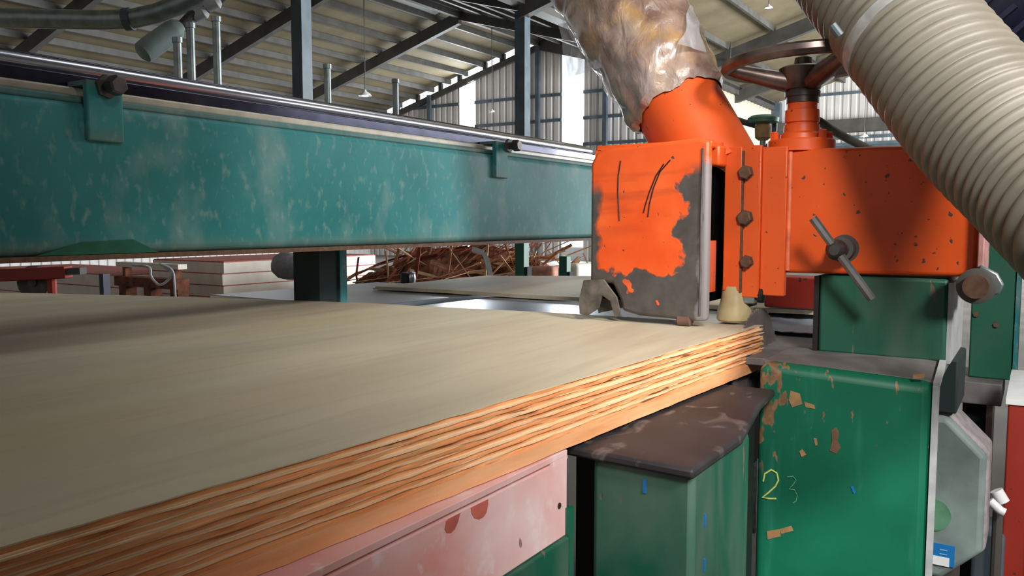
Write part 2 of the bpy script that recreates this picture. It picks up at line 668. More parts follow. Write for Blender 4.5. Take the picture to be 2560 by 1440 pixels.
YG, YG2 = 24.0, 34.5
roofA = slope('ceiling', XE, XR, zA, -8, YG + .05, holes=[(-15.35, -14.55, 13.6, 19.3)])
roofB = slope('ceiling', XR, XV, zB, -8, YG + .05)
roofC = slope('ceiling', XV, XR2, zC, -8, YG2, purlin=1.3, holes=[(-3.2, -2.2, 2.0, 6.0)])
roofD = slope('ceiling', XR2, 9.5, zD, -8, YG2, purlin=1.3, holes=[(1.2, 2.4, 1.5, 5.0)])
for i, (x0, x1, y0, y1, zf) in enumerate([(-15.35, -14.55, 13.6, 19.3, zA), (-3.2, -2.2, 2, 6, zC), (1.2, 2.4, 1.5, 5.0, zD)]):
    m = MB().hexa([(x0, y0, zf(x0) + .01), (x1, y0, zf(x1) + .01), (x1, y1, zf(x1) + .01), (x0, y1, zf(x0) + .01),
                   (x0, y0, zf(x0) + .03), (x1, y0, zf(x1) + .03), (x1, y1, zf(x1) + .03), (x0, y1, zf(x0) + .03)])
    struct(m.build('window_%d' % (i + 1), M['skylight']))


def rafter(xa, xb, zf, y, parent, h=.34, wd=.16):
    m = MB()
    za, zb = zf(xa) - .17, zf(xb) - .17
    m.hexa([(xa, y - wd / 2, za - h), (xb, y - wd / 2, zb - h), (xb, y + wd / 2, zb - h), (xa, y + wd / 2, za - h),
            (xa, y - wd / 2, za), (xb, y - wd / 2, zb), (xb, y + wd / 2, zb), (xa, y + wd / 2, za)])
    m.build('rafter', M['steel_dark'], parent)


for y in (6.0, 10.5, 15.0, 19.5):
    rafter(XE, XR, zA, y, roofA)
    rafter(XR, XV, zB, y, roofB, .24, .12)
for y in (6.0, 15.0, 24.3, 29.5):
    rafter(XV, XR2, zC, y, roofC, .4, .2)
    rafter(XR2, 9.5, zD, y, roofD, .4, .2)
# ridge girder and valley girder
MB().box(XR - .07, XR + .07, -8, YG, ZR - .36, ZR - .1).build('ridge_girder', M['steel_dark'], roofA)
MB().box(XV - .16, XV + .16, -8, YG2, ZV - .30, ZV - .02).build('valley_girder', M['steel_dark'], roofC)


def corrugated(name, x0, x1, y, z0, ztop, mat, pitch=.26, dep=.03, axis='x'):
    """profiled sheet wall along x (or y) with a sloping head ztop(x)"""
    m = MB()
    n = max(1, int(round((x1 - x0) / pitch)))
    prof = []
    for i in range(n):
        a = x0 + (x1 - x0) * i / n
        p = (x1 - x0) / n
        prof += [(a, 0), (a + p * .55, 0), (a + p * .65, dep), (a + p * .9, dep)]
    prof.append((x1, 0))
    for x, d in prof:
        for z in (z0, ztop(x)):
            m.v.append((x, y + d, z) if axis == 'x' else (y + d, x, z))
    for i in range(len(prof) - 1):
        m.f.append((2 * i, 2 * i + 2, 2 * i + 3, 2 * i + 1))
    o = m.build(name, mat)
    return struct(o)


GAP = .28
S1 = (-17.64, -16.93, 6.35)
S2 = (-13.45, -12.62, 6.75)
gA = lambda x: (zA(x) if x < XR else zB(x)) - GAP
wb = corrugated('wall_back', XE, S1[0], YG, 0, gA, M['wallsheet'])
corrugated('wall_back', S1[1], XR, YG, 0, gA, M['wallsheet'])
corrugated('wall_back', XR, S2[0], YG, 0, gA, M['wallsheet'])
corrugated('wall_back', S2[1], XV, YG, 0, gA, M['wallsheet'])
for s in (S1, S2):
    corrugated('wall_back', s[0], s[1], YG, s[2], gA, M['wallsheet'])
# head rail of the gable and the blocks that leave open slits under the roof
m = MB()
m.hexa([(XE, YG - .12, zA(XE) - GAP - .2), (XR, YG - .12, ZR - GAP - .2), (XR, YG - .02, ZR - GAP - .2), (XE, YG - .02, zA(XE) - GAP - .2),
        (XE, YG - .12, zA(XE) - GAP), (XR, YG - .12, ZR - GAP), (XR, YG - .02, ZR - GAP), (XE, YG - .02, zA(XE) - GAP)])
m.build('gable_rail', M['steel_dark'], wb)
x = -21.8
while x < XV:
    zf = zA if x < XR else zB
    wd = random.choice((.14, .2, .34)) if x < XR else .6
    MB().box(x, x + wd, YG - .08, YG + .02, zf(x) - GAP - .05, zf(x) - .0).build('gable_block', M['steel_dark'], wb)
    x += wd + random.uniform(.55, 1.0) if x < XR else .6
m = MB()
m.hexa([(XR, YG - .12, ZR - GAP - .2), (XV, YG - .12, ZV - GAP - .2), (XV, YG - .02, ZV - GAP - .2), (XR, YG - .02, ZR - GAP - .2),
        (XR, YG - .12, ZR - .1), (XV, YG - .12, ZV - .1), (XV, YG - .02, ZV - .1), (XR, YG - .02, ZR - .1)])
m.build('gable_rail', M['steel_dark'], wb)
for z in (5.47, 4.64, 3.8, 2.9, 2.0):
    xa = max(XE, (z + GAP - 5.75) / SL - 20.3)
    for a, b in ((xa, S1[0]), (S1[1], S2[0]), (S2[1], XV)):
        if b > a:
            MB().box(a, b, YG - .07, YG - .01, z - .05, z + .05).build('girt', M['steel'], wb)
for x in (-18.9, -14.3, -11.8):
    zt = (zA(x) if x < XR else zB(x)) - GAP
    MB().box(x - .07, x + .07, YG - .2, YG - .08, 0, zt).build('gable_post', M['steel'], wb)
corrugated('wall_left', -8, YG, XE, 0, lambda y: zA(XE), M['wallsheet'], axis='y')
corrugated('wall_front', XE, 9.5, -8, 0, lambda x: zA(x) if x < XR else zB(x) if x < XV else zC(x) if x < XR2 else zD(x), M['wallsheet'], pitch=.5)
corrugated('wall_right', -8, 11.5, 9.5, 0, lambda y: zD(9.5), M['wallsheet'], axis='y', pitch=.5)
ws = corrugated('wall_side', YG, YG2, XV, 0, lambda y: ZV - .3, M['lightsheet'], axis='y', pitch=.4)
for z in (5.0, 3.9, 2.8):
    MB().box(XV + .04, XV + .1, YG, YG2, z - .05, z + .05).build('girt', M['steel'], ws)
wr = corrugated('wall_back_right', XV, 9.5, YG2, 0, lambda x: (zC(x) if x < XR2 else zD(x)), M['wallsheet'], pitch=.3)
for z in (6.3, 4.2, 3.3, 2.4):
    MB().box(XV, 9.5, YG2 - .1, YG2 - .02, z - .05, z + .05).build('girt', M['steel'], wr)
MB().box(XV, 9.5, YG2 - .5, YG2 - .15, 4.75, 5.25).build('crane_girder', M['steel_dark'], wr)
for k in range(5):
    MB().box(XV + .2, 9.5, YG2 - .28, YG2 - .2, 4.5 - .26 * k, 4.62 - .26 * k).build('louvre_slat', M['steel'], wr)
MB().box(XV - .0, XV + .35, YG2 - .4, YG2 - .05, 0, ZV).build('corner_post', M['steel'], wr)


def column(px, wide, X, label):
    p = onX(px, 200, X)
    r = thing('steel_column', (p.x, p.y, 0), label, 'column', 'steel columns in the valley line of the hall')
    h = wide / 2
    MB().box(p.x - h, p.x + h, p.y - h * .9, p.y - h * .9 + .02, .02, ZV - .4).build('flange', M['steel'], r)
    MB().box(p.x - h, p.x + h, p.y + h * .9 - .02, p.y + h * .9, .02, ZV - .4).build('flange', M['steel'], r)
    MB().box(p.x - .012, p.x + .012, p.y - h * .9 + .02, p.y + h * .9 - .02, .02, ZV - .4).build('web', M['steel'], r)
    MB().box(p.x + h - .05, p.x + h, p.y - h * .9 + .02, p.y + h * .9 - .02, .02, ZV - .4).build('closing_plate', M['steel'], r)
    MB().box(p.x - h * 1.4, p.x + h * 1.4, p.y - h * 1.4, p.y + h * 1.4, 0, .02).build('base_plate', M['steel_dark'], r)


column(756, .22, XV, 'grey steel column rising behind the teal beam beside the short pipe tops')
column(1306, .25, XV, 'grey steel column rising between the two bright door slots')
for yy in (-4, 3, 10, 17, 24, 31):
    struct(MB().box(9.2, 9.45, yy - .12, yy + .12, 0, zD(9.3)).build('trim_%d' % (yy + 10), M['steel']))


def pendant(px, py, d, wpx, label):
    p = atD(px, py, d)
    R = wpx / 2 / F * d
    zroof = (zA(p.x) if p.x < XR else zB(p.x) if p.x < XV else zC(p.x))
    r = thing('pendant_lamp', (p.x, p.y, p.z), label, 'lamp', 'pendant lamps under the hall roof')
    MB().lathe((p.x, p.y, p.z + R * .9), (0, 0, -1), [(0, R * .15), (R * .25, R * .25), (R * .55, R * .75), (R * .9, R), (R * .86, R * .95), (R * .5, R * .68), (R * .2, 0)], 20).build('shade', M['lampw'], r, smooth=True)
    g = NG('lamp_glow'); g.done((1, 1, 1, 1), 0.5, **{'Emission Color': (1, .98, .95, 1), 'Emission Strength': 2.0})
    MB().lathe((p.x, p.y, p.z - R * .12), (0, 0, 1), [(0, 0.001), (R * .1, R * .45), (R * .4, R * .5), (R * .6, R * .25)], 16).build('bulb', g.m, r, smooth=True)
    MB().cyl((p.x, p.y, p.z + R * .85), (p.x, p.y, zroof - .02), .012, 8).build('stem', M['steel_dark'], r)


pendant(913, 240, 21, 34, 'white pendant lamp with a glowing dish above the middle of the teal beam')
pendant(1230, 280, 24, 16, 'small white pendant lamp in front of the grey gable wall')
pendant(1922, 20, 20, 20, 'small round pendant lamp above the handwheel')
pendant(2160, 342, 26, 22, 'bright pendant lamp just over the orange arm beside the ribbed hose')
pendant(1826, 150, 24, 14, 'tiny pendant lamp next to the handwheel rim')

# ------------------------------------------------------------------ plywood stack being trimmed
EX, EY, ER = -0.49, 0.90, math.radians(4.0)        # right edge passes here, turned a little to the feed
YN, YL = -1.25, 0.685                              # along the edge, from EY
WID = 2.95
TX, TY = Vector((1, 0, 0)), Vector((math.sin(ER), math.cos(ER), 0))


def sheet_pt(u, v, z):                             # u: 0 at right edge, negative to the left; v along feed
    p = Vector((EX, EY, 0)) + TX * u + TY * v
    s = -0.0115 * max(0, -u - .2) ** 1.8 + 0.002 * math.sin(v * 2.6 + u * 1.7)
    return Vector((p.x, p.y, z + s))


ZTOP = CZ - 0.200
ZBOT = CZ - 0.283


def ply_slab(name, z0, z1, mat, parent, seed, du, dv, rag=.0018, org=None):
    rnd = random.Random(seed)
    us = [0, -.006, -.02, -.06, -.15, -.3, -.5, -.75, -1.0, -1.25, -1.5, -1.75, -2.0, -2.3, -2.6, -WID]
    nv = 72
    ed = [rnd.uniform(-rag, rag) for _ in range(nv + 1)]
    le = [rnd.uniform(-.012, .012) for _ in us]
    def pt(i, j, z):
        u = us[i] + du + (ed[j] if i == 0 else 0)
        v = YN + (YL - YN) * j / nv + dv
        if j == nv:
            v += le[i]
        return sheet_pt(u, v, z)
    m = MB().slab(len(us) - 1, nv, lambda i, j: pt(i, j, z1), lambda i, j: pt(i, j, z0))
    return m.build(name, mat, parent)


NS = 10
base_t = .0175
th = (ZTOP - ZBOT - base_t) / NS
b = ply_slab('plywood_base_panel', ZBOT, ZBOT + base_t, M['ply_base'], None, 99, .002, 0, .001)
tag(b, 'thick plain plywood panel at the very bottom of the moving stack', 'plywood')
for k in range(NS):
    z = ZBOT + base_t + k * th
    rnd = random.Random(k + 40)
    du, dv = rnd.uniform(-.0025, .0025), rnd.uniform(-.012, .012)
    if k == NS - 1:
        lab = 'topmost thin plywood sheet of the moving stack, broad beige face showing'
    else:
        lab = ['tenth', 'ninth', 'eighth', 'seventh', 'sixth', 'fifth', 'fourth', 'third', 'second'][k] + ' thin plywood sheet down from the top of the moving stack'
    o = sheet_pt(-WID / 2, -.2, z)
    t = thing('plywood_sheet', (o.x, o.y, z), lab, 'plywood', 'plywood sheets stacked under the saw')
    p1 = rnd.uniform(.2, .3)
    gap = .0002
    ply_slab('veneer', z + gap, z + th * p1, M['ply_light'] if k % 2 else M['ply_dark'], t, k * 3, du + .0008, dv)
    ply_slab('core', z + th * p1, z + th * (1 - p1 * .8), M['ply_dark'], t, k * 3 + 1, du - .0012, dv, .0026)
    ply_slab('veneer', z + th * (1 - p1 * .8), z + th, M['face'] if k == NS - 1 else M['ply_light'], t, k * 3 + 2, du + .0005, dv)

# ------------------------------------------------------------------ teal guide beam
BX = -1.35
bm_root = thing('guide_beam', (BX - .2, 1.0, CZ - .062), 'long teal painted steel beam with a polished rail along its top', 'beam')
Y0, Y1 = -1.2, 2.75
B = MB().box(BX - .40, BX, Y0, Y1, CZ - .055, CZ + .200)
B.build('beam_body', M['teal'], bm_root, bevel=.016, seg=4)
MB().box(BX - .40, BX + .004, Y0, Y1, CZ - .063, CZ - .054).build('bottom_flange', M['rust'], bm_root)
MB().box(BX - .30, BX - .012, Y0, Y1, CZ + .199, CZ + .212).build('top_plate', M['teal'], bm_root, bevel=.004)
MB().box(BX - .22, BX - .028, Y0, Y1, CZ + .212, CZ + .228).build('dusty_ledge', M['cream_strip'], bm_root, bevel=.004)
MB().box(BX - .14, BX - .045, Y0, Y1, CZ + .228, CZ + .252).build('rail_block', M['rail'], bm_root, bevel=.003)
MB().cyl((BX - .075, Y0, CZ + .264), (BX - .075, Y1, CZ + .264), .015, 20).build('guide_bar', M['chrome'], bm_root, smooth=True)
MB().box(BX - .16, BX - .085, Y0, Y1, CZ + .252, CZ + .285).build('rail_cover', M['rail'], bm_root, bevel=.004)


def clip(px0, px1, py0, py1, bpx, bpy_, R):
    a = onX(px0, py1, BX + .012); c = onX(px1, py0, BX + .012)
    cl = MB().box(BX - .002, BX + .012, a.y, c.y, a.z, CZ + .232).build('clip_plate', M['teal'], bm_root, bevel=.003)
    MB().box(BX - .05, BX + .012, a.y, c.y, CZ + .229, CZ + .237).build('clip_tongue', M['teal'], cl)
    bc = onX(bpx, bpy_, BX + .03)
    MB().lathe((BX + .010, bc.y, bc.z), (1, 0, 0), [(0, R * .6), (.022, R * .6), (.022, R), (.04, R), (.043, R * .8)], 6).build('bolt', M['iron'], cl)
    MB().lathe((BX + .011, bc.y, bc.z), (1, 0, 0), [(0, R * 1.2), (.008, R * 1.2)], 6).build('nut', M['steel_dark'], cl)


clip(222, 306, 200, 350, 280, 215, .017)
clip(1240, 1270, 355, 444, 1283, 364, .017)
a = [onX(90, 640, BX), onX(395, 630, BX), onX(330, 598, BX), onX(200, 606, BX)]
MB().prism([(BX + .0005, p.y, p.z) for p in a], (.0022, 0, 0)).build('paint_patch', plain('fresh_green_paint', (0, 104, 82), 0.4), bm_root)['label'] = 'darker fresh green paint patch'
for px, hgt in ((445, .43), (478, .47), (543, .50), (818, .445), (988, .446)):
    q = onX(px, 150, BX - .36)
    MB().lathe((q.x, q.y, CZ + .198), (0, 0, 1), [(0, .017), (.012, .017), (.012, .0095), (hgt - .21, .0095), (hgt - .21, .012), (hgt - .198, .012)], 14).build('rod', M['galv'], bm_root, smooth=True)
for Y, wd in ((1.62, .085), (-.6, .085)):
    r = thing('beam_support_post', (BX - .33, Y, 0), 'dark green steel post holding up the teal beam behind the stack' if Y > 0 else 'dark green steel post holding up the near end of the teal beam', 'post')
    MB().box(BX - .38, BX - .28, Y - wd / 2, Y + wd / 2 - .012, .01, CZ - .063).build('web', M['teal_dark'], r)
    MB().box(BX - .385, BX - .275, Y + wd / 2 - .012, Y + wd / 2 + .014, .01, CZ - .063).build('flange', M['teal'], r)
    MB().box(BX - .42, BX - .24, Y - .09, Y + .09, 0, .012).build('foot_plate', M['steel_dark'], r)

# air line over the beam, upper left
al = thing('air_line', (-1.9, .8, CZ + .55), 'dim grey air pipe bending upward over the far left of the beam', 'pipe')
d = 2.15
pts = [atD(-260, 40, d), atD(60, 46, d), atD(250, 50, d), atD(330, 47, d), atD(390, 34, d), atD(460, 8, d), atD(560, -40, d), atD(700, -110, d)]
dv_ = (pts[0] - pts[1]).normalized()
pts = [pts[0] + dv_ * 3.2 + Vector((0, 0, 3.0)), pts[0] + dv_ * 3.2 + Vector((0, 0, .3)), pts[0] + dv_ * 3.0] + pts + [pts[-1] + Vector((0, 0, 3.5))]
MB().tube(pts, .025, 16).build('pipe', M['galv'], al, smooth=True)
MB().tube([atD(312, 49, d), atD(330, 47, d)], .029, 16).build('joint_collar', M['steel'], al)
a, b = atD(352, 135, 2.0), atD(455, 62, 2.06)
MB().lathe(a, b - a, [(0, .018), (.006, .026), (.03, .028), (.10, .028), (.115, .024), (.13, .012)], 18).build('silencer', M['bluegrey'], al, smooth=True)
for (px, py) in ((500, 34), (532, 8)):
    c = atD(px, py, 2.08)
    MB().lathe(c - RGT * .02 - UP * .01, RGT * .9 + UP * .4, [(0, .010), (.008, .017), (.034, .017), (.042, .010)], 12).build('clamp_nut', M['paledge'], al, smooth=True)
c = atD(455, 62, 2.06); e = atD(500, 34, 2.08)
MB().tube([c, (c + e) / 2 + UP * .01, e, atD(545, 2, 2.1), atD(600, -50, 2.1)], .012, 10).build('hose_tail', M['dkcable'], al, smooth=True)

# ------------------------------------------------------------------ outfeed side behind the stack
ot = thing('outfeed_table', (-1.1, 2.5, CZ - .30), 'green outfeed table frame behind the saw', 'table')
MB().box(-2.2, -.56, 1.80, 2.85, CZ - .40, CZ - .33).build('table_frame', M['green'], ot)
MB().box(-2.25, -.5, 1.72, 1.80, CZ - .36, CZ - .262).build('front_bar', M['green_worn'], ot, bevel=.004)
for x in (-2.1, -.7):
    for y in (1.95, 2.75):
        MB().box(x - .04, x + .04, y - .04, y + .04, 0, CZ - .40).build('leg', M['green'], ot)
for (x0, x1, lab) in ((-2.15, -1.50, 'shiny bare steel bed plate near the green beam post'), (-1.40, -.60, 'shiny bare steel bed plate just behind the orange hood')):
    t = MB()
    t.hexa([(x0, 1.62, CZ - .236), (x1, 1.62, CZ - .236), (x1 + .03, 2.35, CZ - .240), (x0 + .03, 2.35, CZ - .240),
            (x0, 1.62, CZ - .222), (x1, 1.62, CZ - .222), (x1 + .03, 2.35, CZ - .226), (x0 + .03, 2.35, CZ - .226)])
    tag(t.build('bed_plate', M['mirror'], bevel=.002), lab, 'plate')
# second stack of sheets already through
for k in range(2):
    z0 = CZ - .2215 + k * .0055
    rnd = random.Random(k)
    def f(i, j, z, k=k):
        x = -1.86 + 1.44 * i / 12 + .01 * k
        y = 2.04 + .66 * j / 8
        return (x, y, z + .016 * math.exp(-((x + 1.25) / .35) ** 2) * (j / 8) + .002 * math.sin(x * 5) ** 2)
    o = MB().slab(12, 8, lambda i, j: f(i, j, z0 + .0053), lambda i, j: f(i, j, z0)).build('plywood_sheet', M['face'])
    tag(o, ['lower', 'upper'][k] + ' of two cut pale plywood sheets lying on the steel bed plates', 'plywood', 'cut sheets on the outfeed')
# crumpled clear film right of the blade
m = MB()
q = [onZ(1900, 828, CZ - .241), onZ(2060, 838, CZ - .241), onZ(2060, 772, CZ - .236), onZ(1915, 772, CZ - .236)]
def ff(i, j, o_):
    a = q[0].lerp(q[1], i / 14); c = q[3].lerp(q[2], i / 14)
    p = a.lerp(c, j / 10)
    return (p.x, p.y, p.z + .005 * mnoise.noise(Vector((p.x * 14, p.y * 14, 1))) + .004 * mnoise.noise(Vector((p.x * 40, p.y * 30, 3))) + o_)
m.slab(14, 10, lambda i, j: ff(i, j, .004), lambda i, j: ff(i, j, .002))
tag(m.build('plastic_sheet', plain('crumpled_shiny_plastic', (206, 222, 240), 0.15, 0.0, scale=10, var=0.06), smooth=True), 'crumpled shiny bluish plastic sheet lying between the blade and green column', 'plastic')
# side table plate under it
tag(MB().box(-.60, -.345, 1.50, 2.45, CZ - .262, CZ - .248).build('steel_bench_plate', M['dusttop'], bevel=.002), 'grey steel bench plate beside the blade in front of the green column', 'plate')
# thin green posts on the far side
for px, top, bot, wpx, X, lab in ((1305, 600, 690, 26, -2.35, 'thin bright green upright under the beam in front of the waste heap'), (1412, 640, 700, 22, -2.35, 'short green upright stub beside the pink sacks')):
    p = onX(px, bot, X); hw = wpx / F * (p - EYE).length / 2
    zt = onX(px, top, X).z
    r = thing('machine_upright', (p.x, p.y, 0), lab, 'post')
    MB().box(p.x - hw, p.x + hw, p.y - hw, p.y + hw, .008, zt).build('post', M['green'], r, bevel=.003)
    MB().box(p.x + hw, p.x + hw * 1.7, p.y - hw * .8, p.y + hw * .8, .3, p.z + .05).build('bracket', M['teal_dark'], r)
    MB().box(p.x - hw * 2, p.x + hw * 2, p.y - hw * 2, p.y + hw * 2, 0, .008).build('foot_plate', M['steel_dark'], r)

# ------------------------------------------------------------------ pink feed rail and its frame
pr = thing('feed_rail', (-.56, .1, CZ - .40), 'faded pink painted feed rail running under the plywood stack', 'rail')
PX = -.488
MB().box(PX - .12, PX - .002, -1.1, .893, CZ - .2935, CZ - .2855).build('top_strip', M['pink'], pr, bevel=.001)
MB().box(PX - .12, PX - .002, -1.1, .893, CZ - .396, CZ - .296).build('rail_body', M['pink'], pr, bevel=.002)
MB().box(PX - .12, PX - .008, -1.1, .891, CZ - .296, CZ - .2935).build('groove', plain('dark_pink_groove', (150, 84, 88), .7), pr)
MB().box(PX - .10, PX - .002, .85, .893, CZ - .297, CZ - .293).build('groove_end', M['pink'], pr)
for poly in ([(1124, 1272), (1156, 1260), (1153, 1284), (1148, 1306), (1140, 1324), (1130, 1333), (1120, 1333), (1115, 1324), (1118, 1304)], [(1182, 1250), (1223, 1237), (1223, 1262), (1219, 1282), (1211, 1294), (1200, 1299), (1189, 1296), (1182, 1284), (1180, 1266)]):
    pts = [onX(px, py, PX) for px, py in poly]
    MB().prism([(PX - .0021, p.y, min(p.z, CZ - .298)) for p in pts], (.0008, 0, 0)).build('paint_run', plain('red_paint_run', (206, 110, 96), .5), pr)['label'] = 'darker red paint run'
MB().cyl((PX - .004, .872, CZ - .352), (PX - .001, .872, CZ - .352), .004, 12).build('screw', M['iron'], pr)
fr = thing('rail_frame', (-.55, .1, 0), 'green steel frame carrying the pink feed rail', 'frame')
MB().box(PX - .13, PX + .003, -1.1, .90, CZ - .62, CZ - .3965).build('side_plate', M['green_worn'], fr, bevel=.003)
for y in (-.9, .7):
    MB().box(PX - .12, PX - .02, y - .05, y + .05, 0, CZ - .62).build('leg', M['green'], fr)
MB().box(PX - .02, PX + .004, .888, .900, CZ - .62, CZ - .36).build('end_angle', M['green'], fr)

# ------------------------------------------------------------------ low pedestal with black wear plate
lp = thing('low_pedestal', (-.405, 1.05, 0), 'worn green pedestal topped by a black scuffed wear plate', 'pedestal')
MB().box(-.474, -.337, .93, 1.16, .0, CZ - .300).build('pedestal_body', M['green_worn'], lp, bevel=.008)
m = MB()
zt = CZ - .2865
m.prism([(-.62, .918, zt), (-.334, .918, zt - .006), (-.330, 1.10, zt - .004), (-.362, 1.30, zt), (-.372, 1.42, zt), (-.62, 1.42, zt)], (0, 0, -.013))
m.build('wear_plate', M['wear'], lp, bevel=.004)
MB().box(-.62, -.40, 1.16, 1.40, .0, CZ - .31).build('gap_shade_block', M['black'], lp)  # black block added so the gap behind the pedestal stays dark
for (px, py, w_, h_) in ((1612, 1215, .005, .018), (1762, 1300, .005, .016), (1760, 1412, .005, .016)):
    p = onY(px, py, .93) if px < 1740 else onX(px, py, -.337)
    if px < 1740:
        MB().box(p.x - w_ / 2, p.x + w_ / 2, .9288, .9301, p.z - h_ / 2, p.z + h_ / 2).build('paint_fleck', M['blue'], lp)
    else:
        MB().box(-.3371, -.3358, p.y - w_ / 2, p.y + w_ / 2, p.z - h_ / 2, p.z + h_ / 2).build('paint_fleck', M['blue'], lp)

# ------------------------------------------------------------------ saw pedestal (bent green plate) and chalk number
sp_ = thing('saw_pedestal', (-.25, 1.6, 0), 'tall green sheet-metal pedestal under the orange arm, chalk number on its front', 'pedestal')
fl, frr = Vector((-.408, 1.435, 0)), Vector((-.137, 1.500, 0))
zl, zr = CZ - .243, CZ - .268
m = MB()
m.hexa([(fl.x, fl.y, 0), (frr.x, frr.y, 0), (-.130, 1.54, 0), (-.400, 1.475, 0),
        (fl.x, fl.y, zl), (frr.x, frr.y, zr), (-.130, 1.54, zr + .006), (-.400, 1.475, zl)])
pb = m.build('front_plate', M['basegreen'], sp_, bevel=.016, seg=4)
m = MB()
m.hexa([(-.404, 1.46, zl - .012), (-.134, 1.52, zr - .012), (-.125, 1.62, CZ - .252), (-.40, 1.62, CZ - .252),
        (-.404, 1.46, zl), (-.134, 1.52, zr + .004), (-.125, 1.62, CZ - .240), (-.40, 1.62, CZ - .240)])
m.build('ledge', M['dusttop'], sp_, bevel=.002)
MB().box(-.343, -.129, 1.60, 1.85, CZ - .244, CZ - .098).build('upper_column', M['green_worn'], sp_, bevel=.006)
MB().box(-.129, -.122, 1.604, 1.86, CZ - .246, CZ - .104).build('side_sheet', M['paledge'], sp_)  # rim light on the right side put into the pale colour
MB().box(-.352, -.343, 1.598, 1.84, CZ - .243, CZ - .100).build('side_sheet', M['black'], sp_)
MB().box(-.33, -.112, 1.66, 1.84, CZ - .345, CZ - .246).build('inner_post', M['teal_dark'], sp_, bevel=.004)
m = MB()
for (y0, z0, y1, z1) in ((1.60, CZ - .243, 1.503, zr), (1.503, zr, 1.505, 0.02)):
    m.bar((-.1325, y0, z0), (-.1325, y1, z1), .009, .010, up=(1, 0, 0))
m.build('plate_edge', M['paledge'], sp_)  # edge highlight put into the pale colour


def front_pt(px, py, off=.0012):
    n = Vector((frr.y - fl.y, -(frr.x - fl.x), 0)).normalized()   # faces the operator
    if n.y > 0: n = -n
    r = ray(px, py)
    k = (fl - EYE).dot(n) / r.dot(n)
    return EYE + r * k + n * off


def stroke(pts, wd, name, mat, parent):
    ps = [front_pt(*p) for p in pts]
    m = MB(); m.tube(ps, wd, 6)
    return m.build(name, mat, parent)


c2 = [(1908, 1203), (1912, 1184), (1928, 1174), (1942, 1182), (1946, 1200), (1938, 1216), (1920, 1232), (1906, 1243), (1922, 1246), (1941, 1246)]
stroke(c2, .0016, 'chalk_digit', M['chalk'], pb)
c3 = [(1968, 1192), (1982, 1190), (1990, 1200), (1982, 1212), (1972, 1222), (1986, 1224), (1993, 1238), (1990, 1252), (1982, 1258)]
stroke(c3, .0008, 'chalk_digit', M['chalk2'], pb)
for poly in ([(1917, 1328), (1950, 1322), (1952, 1340), (1919, 1348)], [(1950, 1322), (1978, 1314), (1984, 1326), (1953, 1334)],
             [(2078, 1075), (2090, 1068), (2098, 1080), (2094, 1100), (2102, 1118), (2090, 1134), (2074, 1126), (2080, 1104)],
             [(1998, 1128), (2006, 1122), (2016, 1136), (2004, 1142)], [(2034, 1094), (2042, 1096), (2044, 1112), (2038, 1114)],
             [(2010, 1004), (2036, 1012), (2038, 1022), (2014, 1018)], [(2126, 1216), (2132, 1214), (2140, 1230), (2134, 1234)],
             [(2282, 936), (2312, 934), (2310, 946), (2282, 946)], [(1976, 976), (2000, 984), (2006, 1010), (1980, 1018), (1972, 1000)]):
    ps = [front_pt(px, py, .0004) for px, py in poly]
    n = (front_pt(2000, 1200, .001) - front_pt(2000, 1200, 0))
    col = M['blue'] if poly[0] == (2126, 1216) else M['tan'] if poly[0] != (2078, 1075) else plain('brown_scrape', (128, 96, 74), .8)
    MB().prism(ps, n).build('scrape_mark', col, pb)

# ------------------------------------------------------------------ trimming saw: hood, arm, wheel
saw = thing('trimming_saw', (-.45, 1.6, CZ - .185), 'orange trimming saw head with worn hood, arm and handwheel', 'saw')
HX0, HX1, HY0 = -.767, -.521, 1.488
HZ0, HZ1 = CZ - .185, CZ + .158
# front cover: folded plate with notched lower left corner
poly = [(HX0, HZ0 + .055), (HX0 + .012, HZ0 + .062), (HX0 + .05, HZ0 + .064), (HX0 + .068, HZ0 + .03), (HX0 + .072, HZ0 + .010), (HX0 + .11, HZ0 + .002), (HX1 - .06, HZ0), (HX1 - .02, HZ0 - .002), (HX1, HZ0),
        (HX1, HZ1 - .006), (HX1 - .02, HZ1), (HX0 + .035, HZ1 - .010), (HX0 + .012, HZ1 - .018), (HX0, HZ1 - .04)]
hood = MB().prism([(x, HY0, z) for x, z in poly], (0, .022, 0)).build('hood_front', M['hood'], saw, bevel=.007, seg=3, origin=((HX0 + HX1) / 2, HY0 + .02, HZ0))
MB().box(HX0, HX1 - .002, HY0 + .02, 1.76, HZ1 - .018, HZ1 - .002).build('hood_top', M['orange'], saw, bevel=.005)
MB().box(HX0, HX0 + .012, HY0 + .02, 1.655, HZ0 + .05, HZ1 - .012).build('hood_side', M['orange'], saw)
MB().box(HX0 + .02, HX1 - .022, HY0 + .02, 1.65, HZ0 + .03, HZ1 - .018).build('slot_shade_fill', plain('matte_black_slot_shade', (16, 15, 15), 1.0, **{'Specular IOR Level': 0.0}), saw)  # black filler, puts the shade of the side slot into colour
MB().box(HX1 - .0215, HX1 - .014, 1.540, 1.578, HZ0 + .05, HZ0 + .15).build('slot_plate', M['orange'], saw)
MB().box(HX1 - .024, HX1 - .004, HY0 + .018, HY0 + .024, HZ0 + .004, HZ1 - .03).build('hood_return', plain('grey_worn_lit_fold', (128, 122, 122), .45, .3), saw, bevel=.003)  # worn grey, lightened in colour as a lit fold
MB().box(HX1 - .022, HX1 + .004, 1.535, 1.62, HZ1 - .05, HZ1 - .01).build('hood_shoulder', M['orange'], saw, bevel=.005)
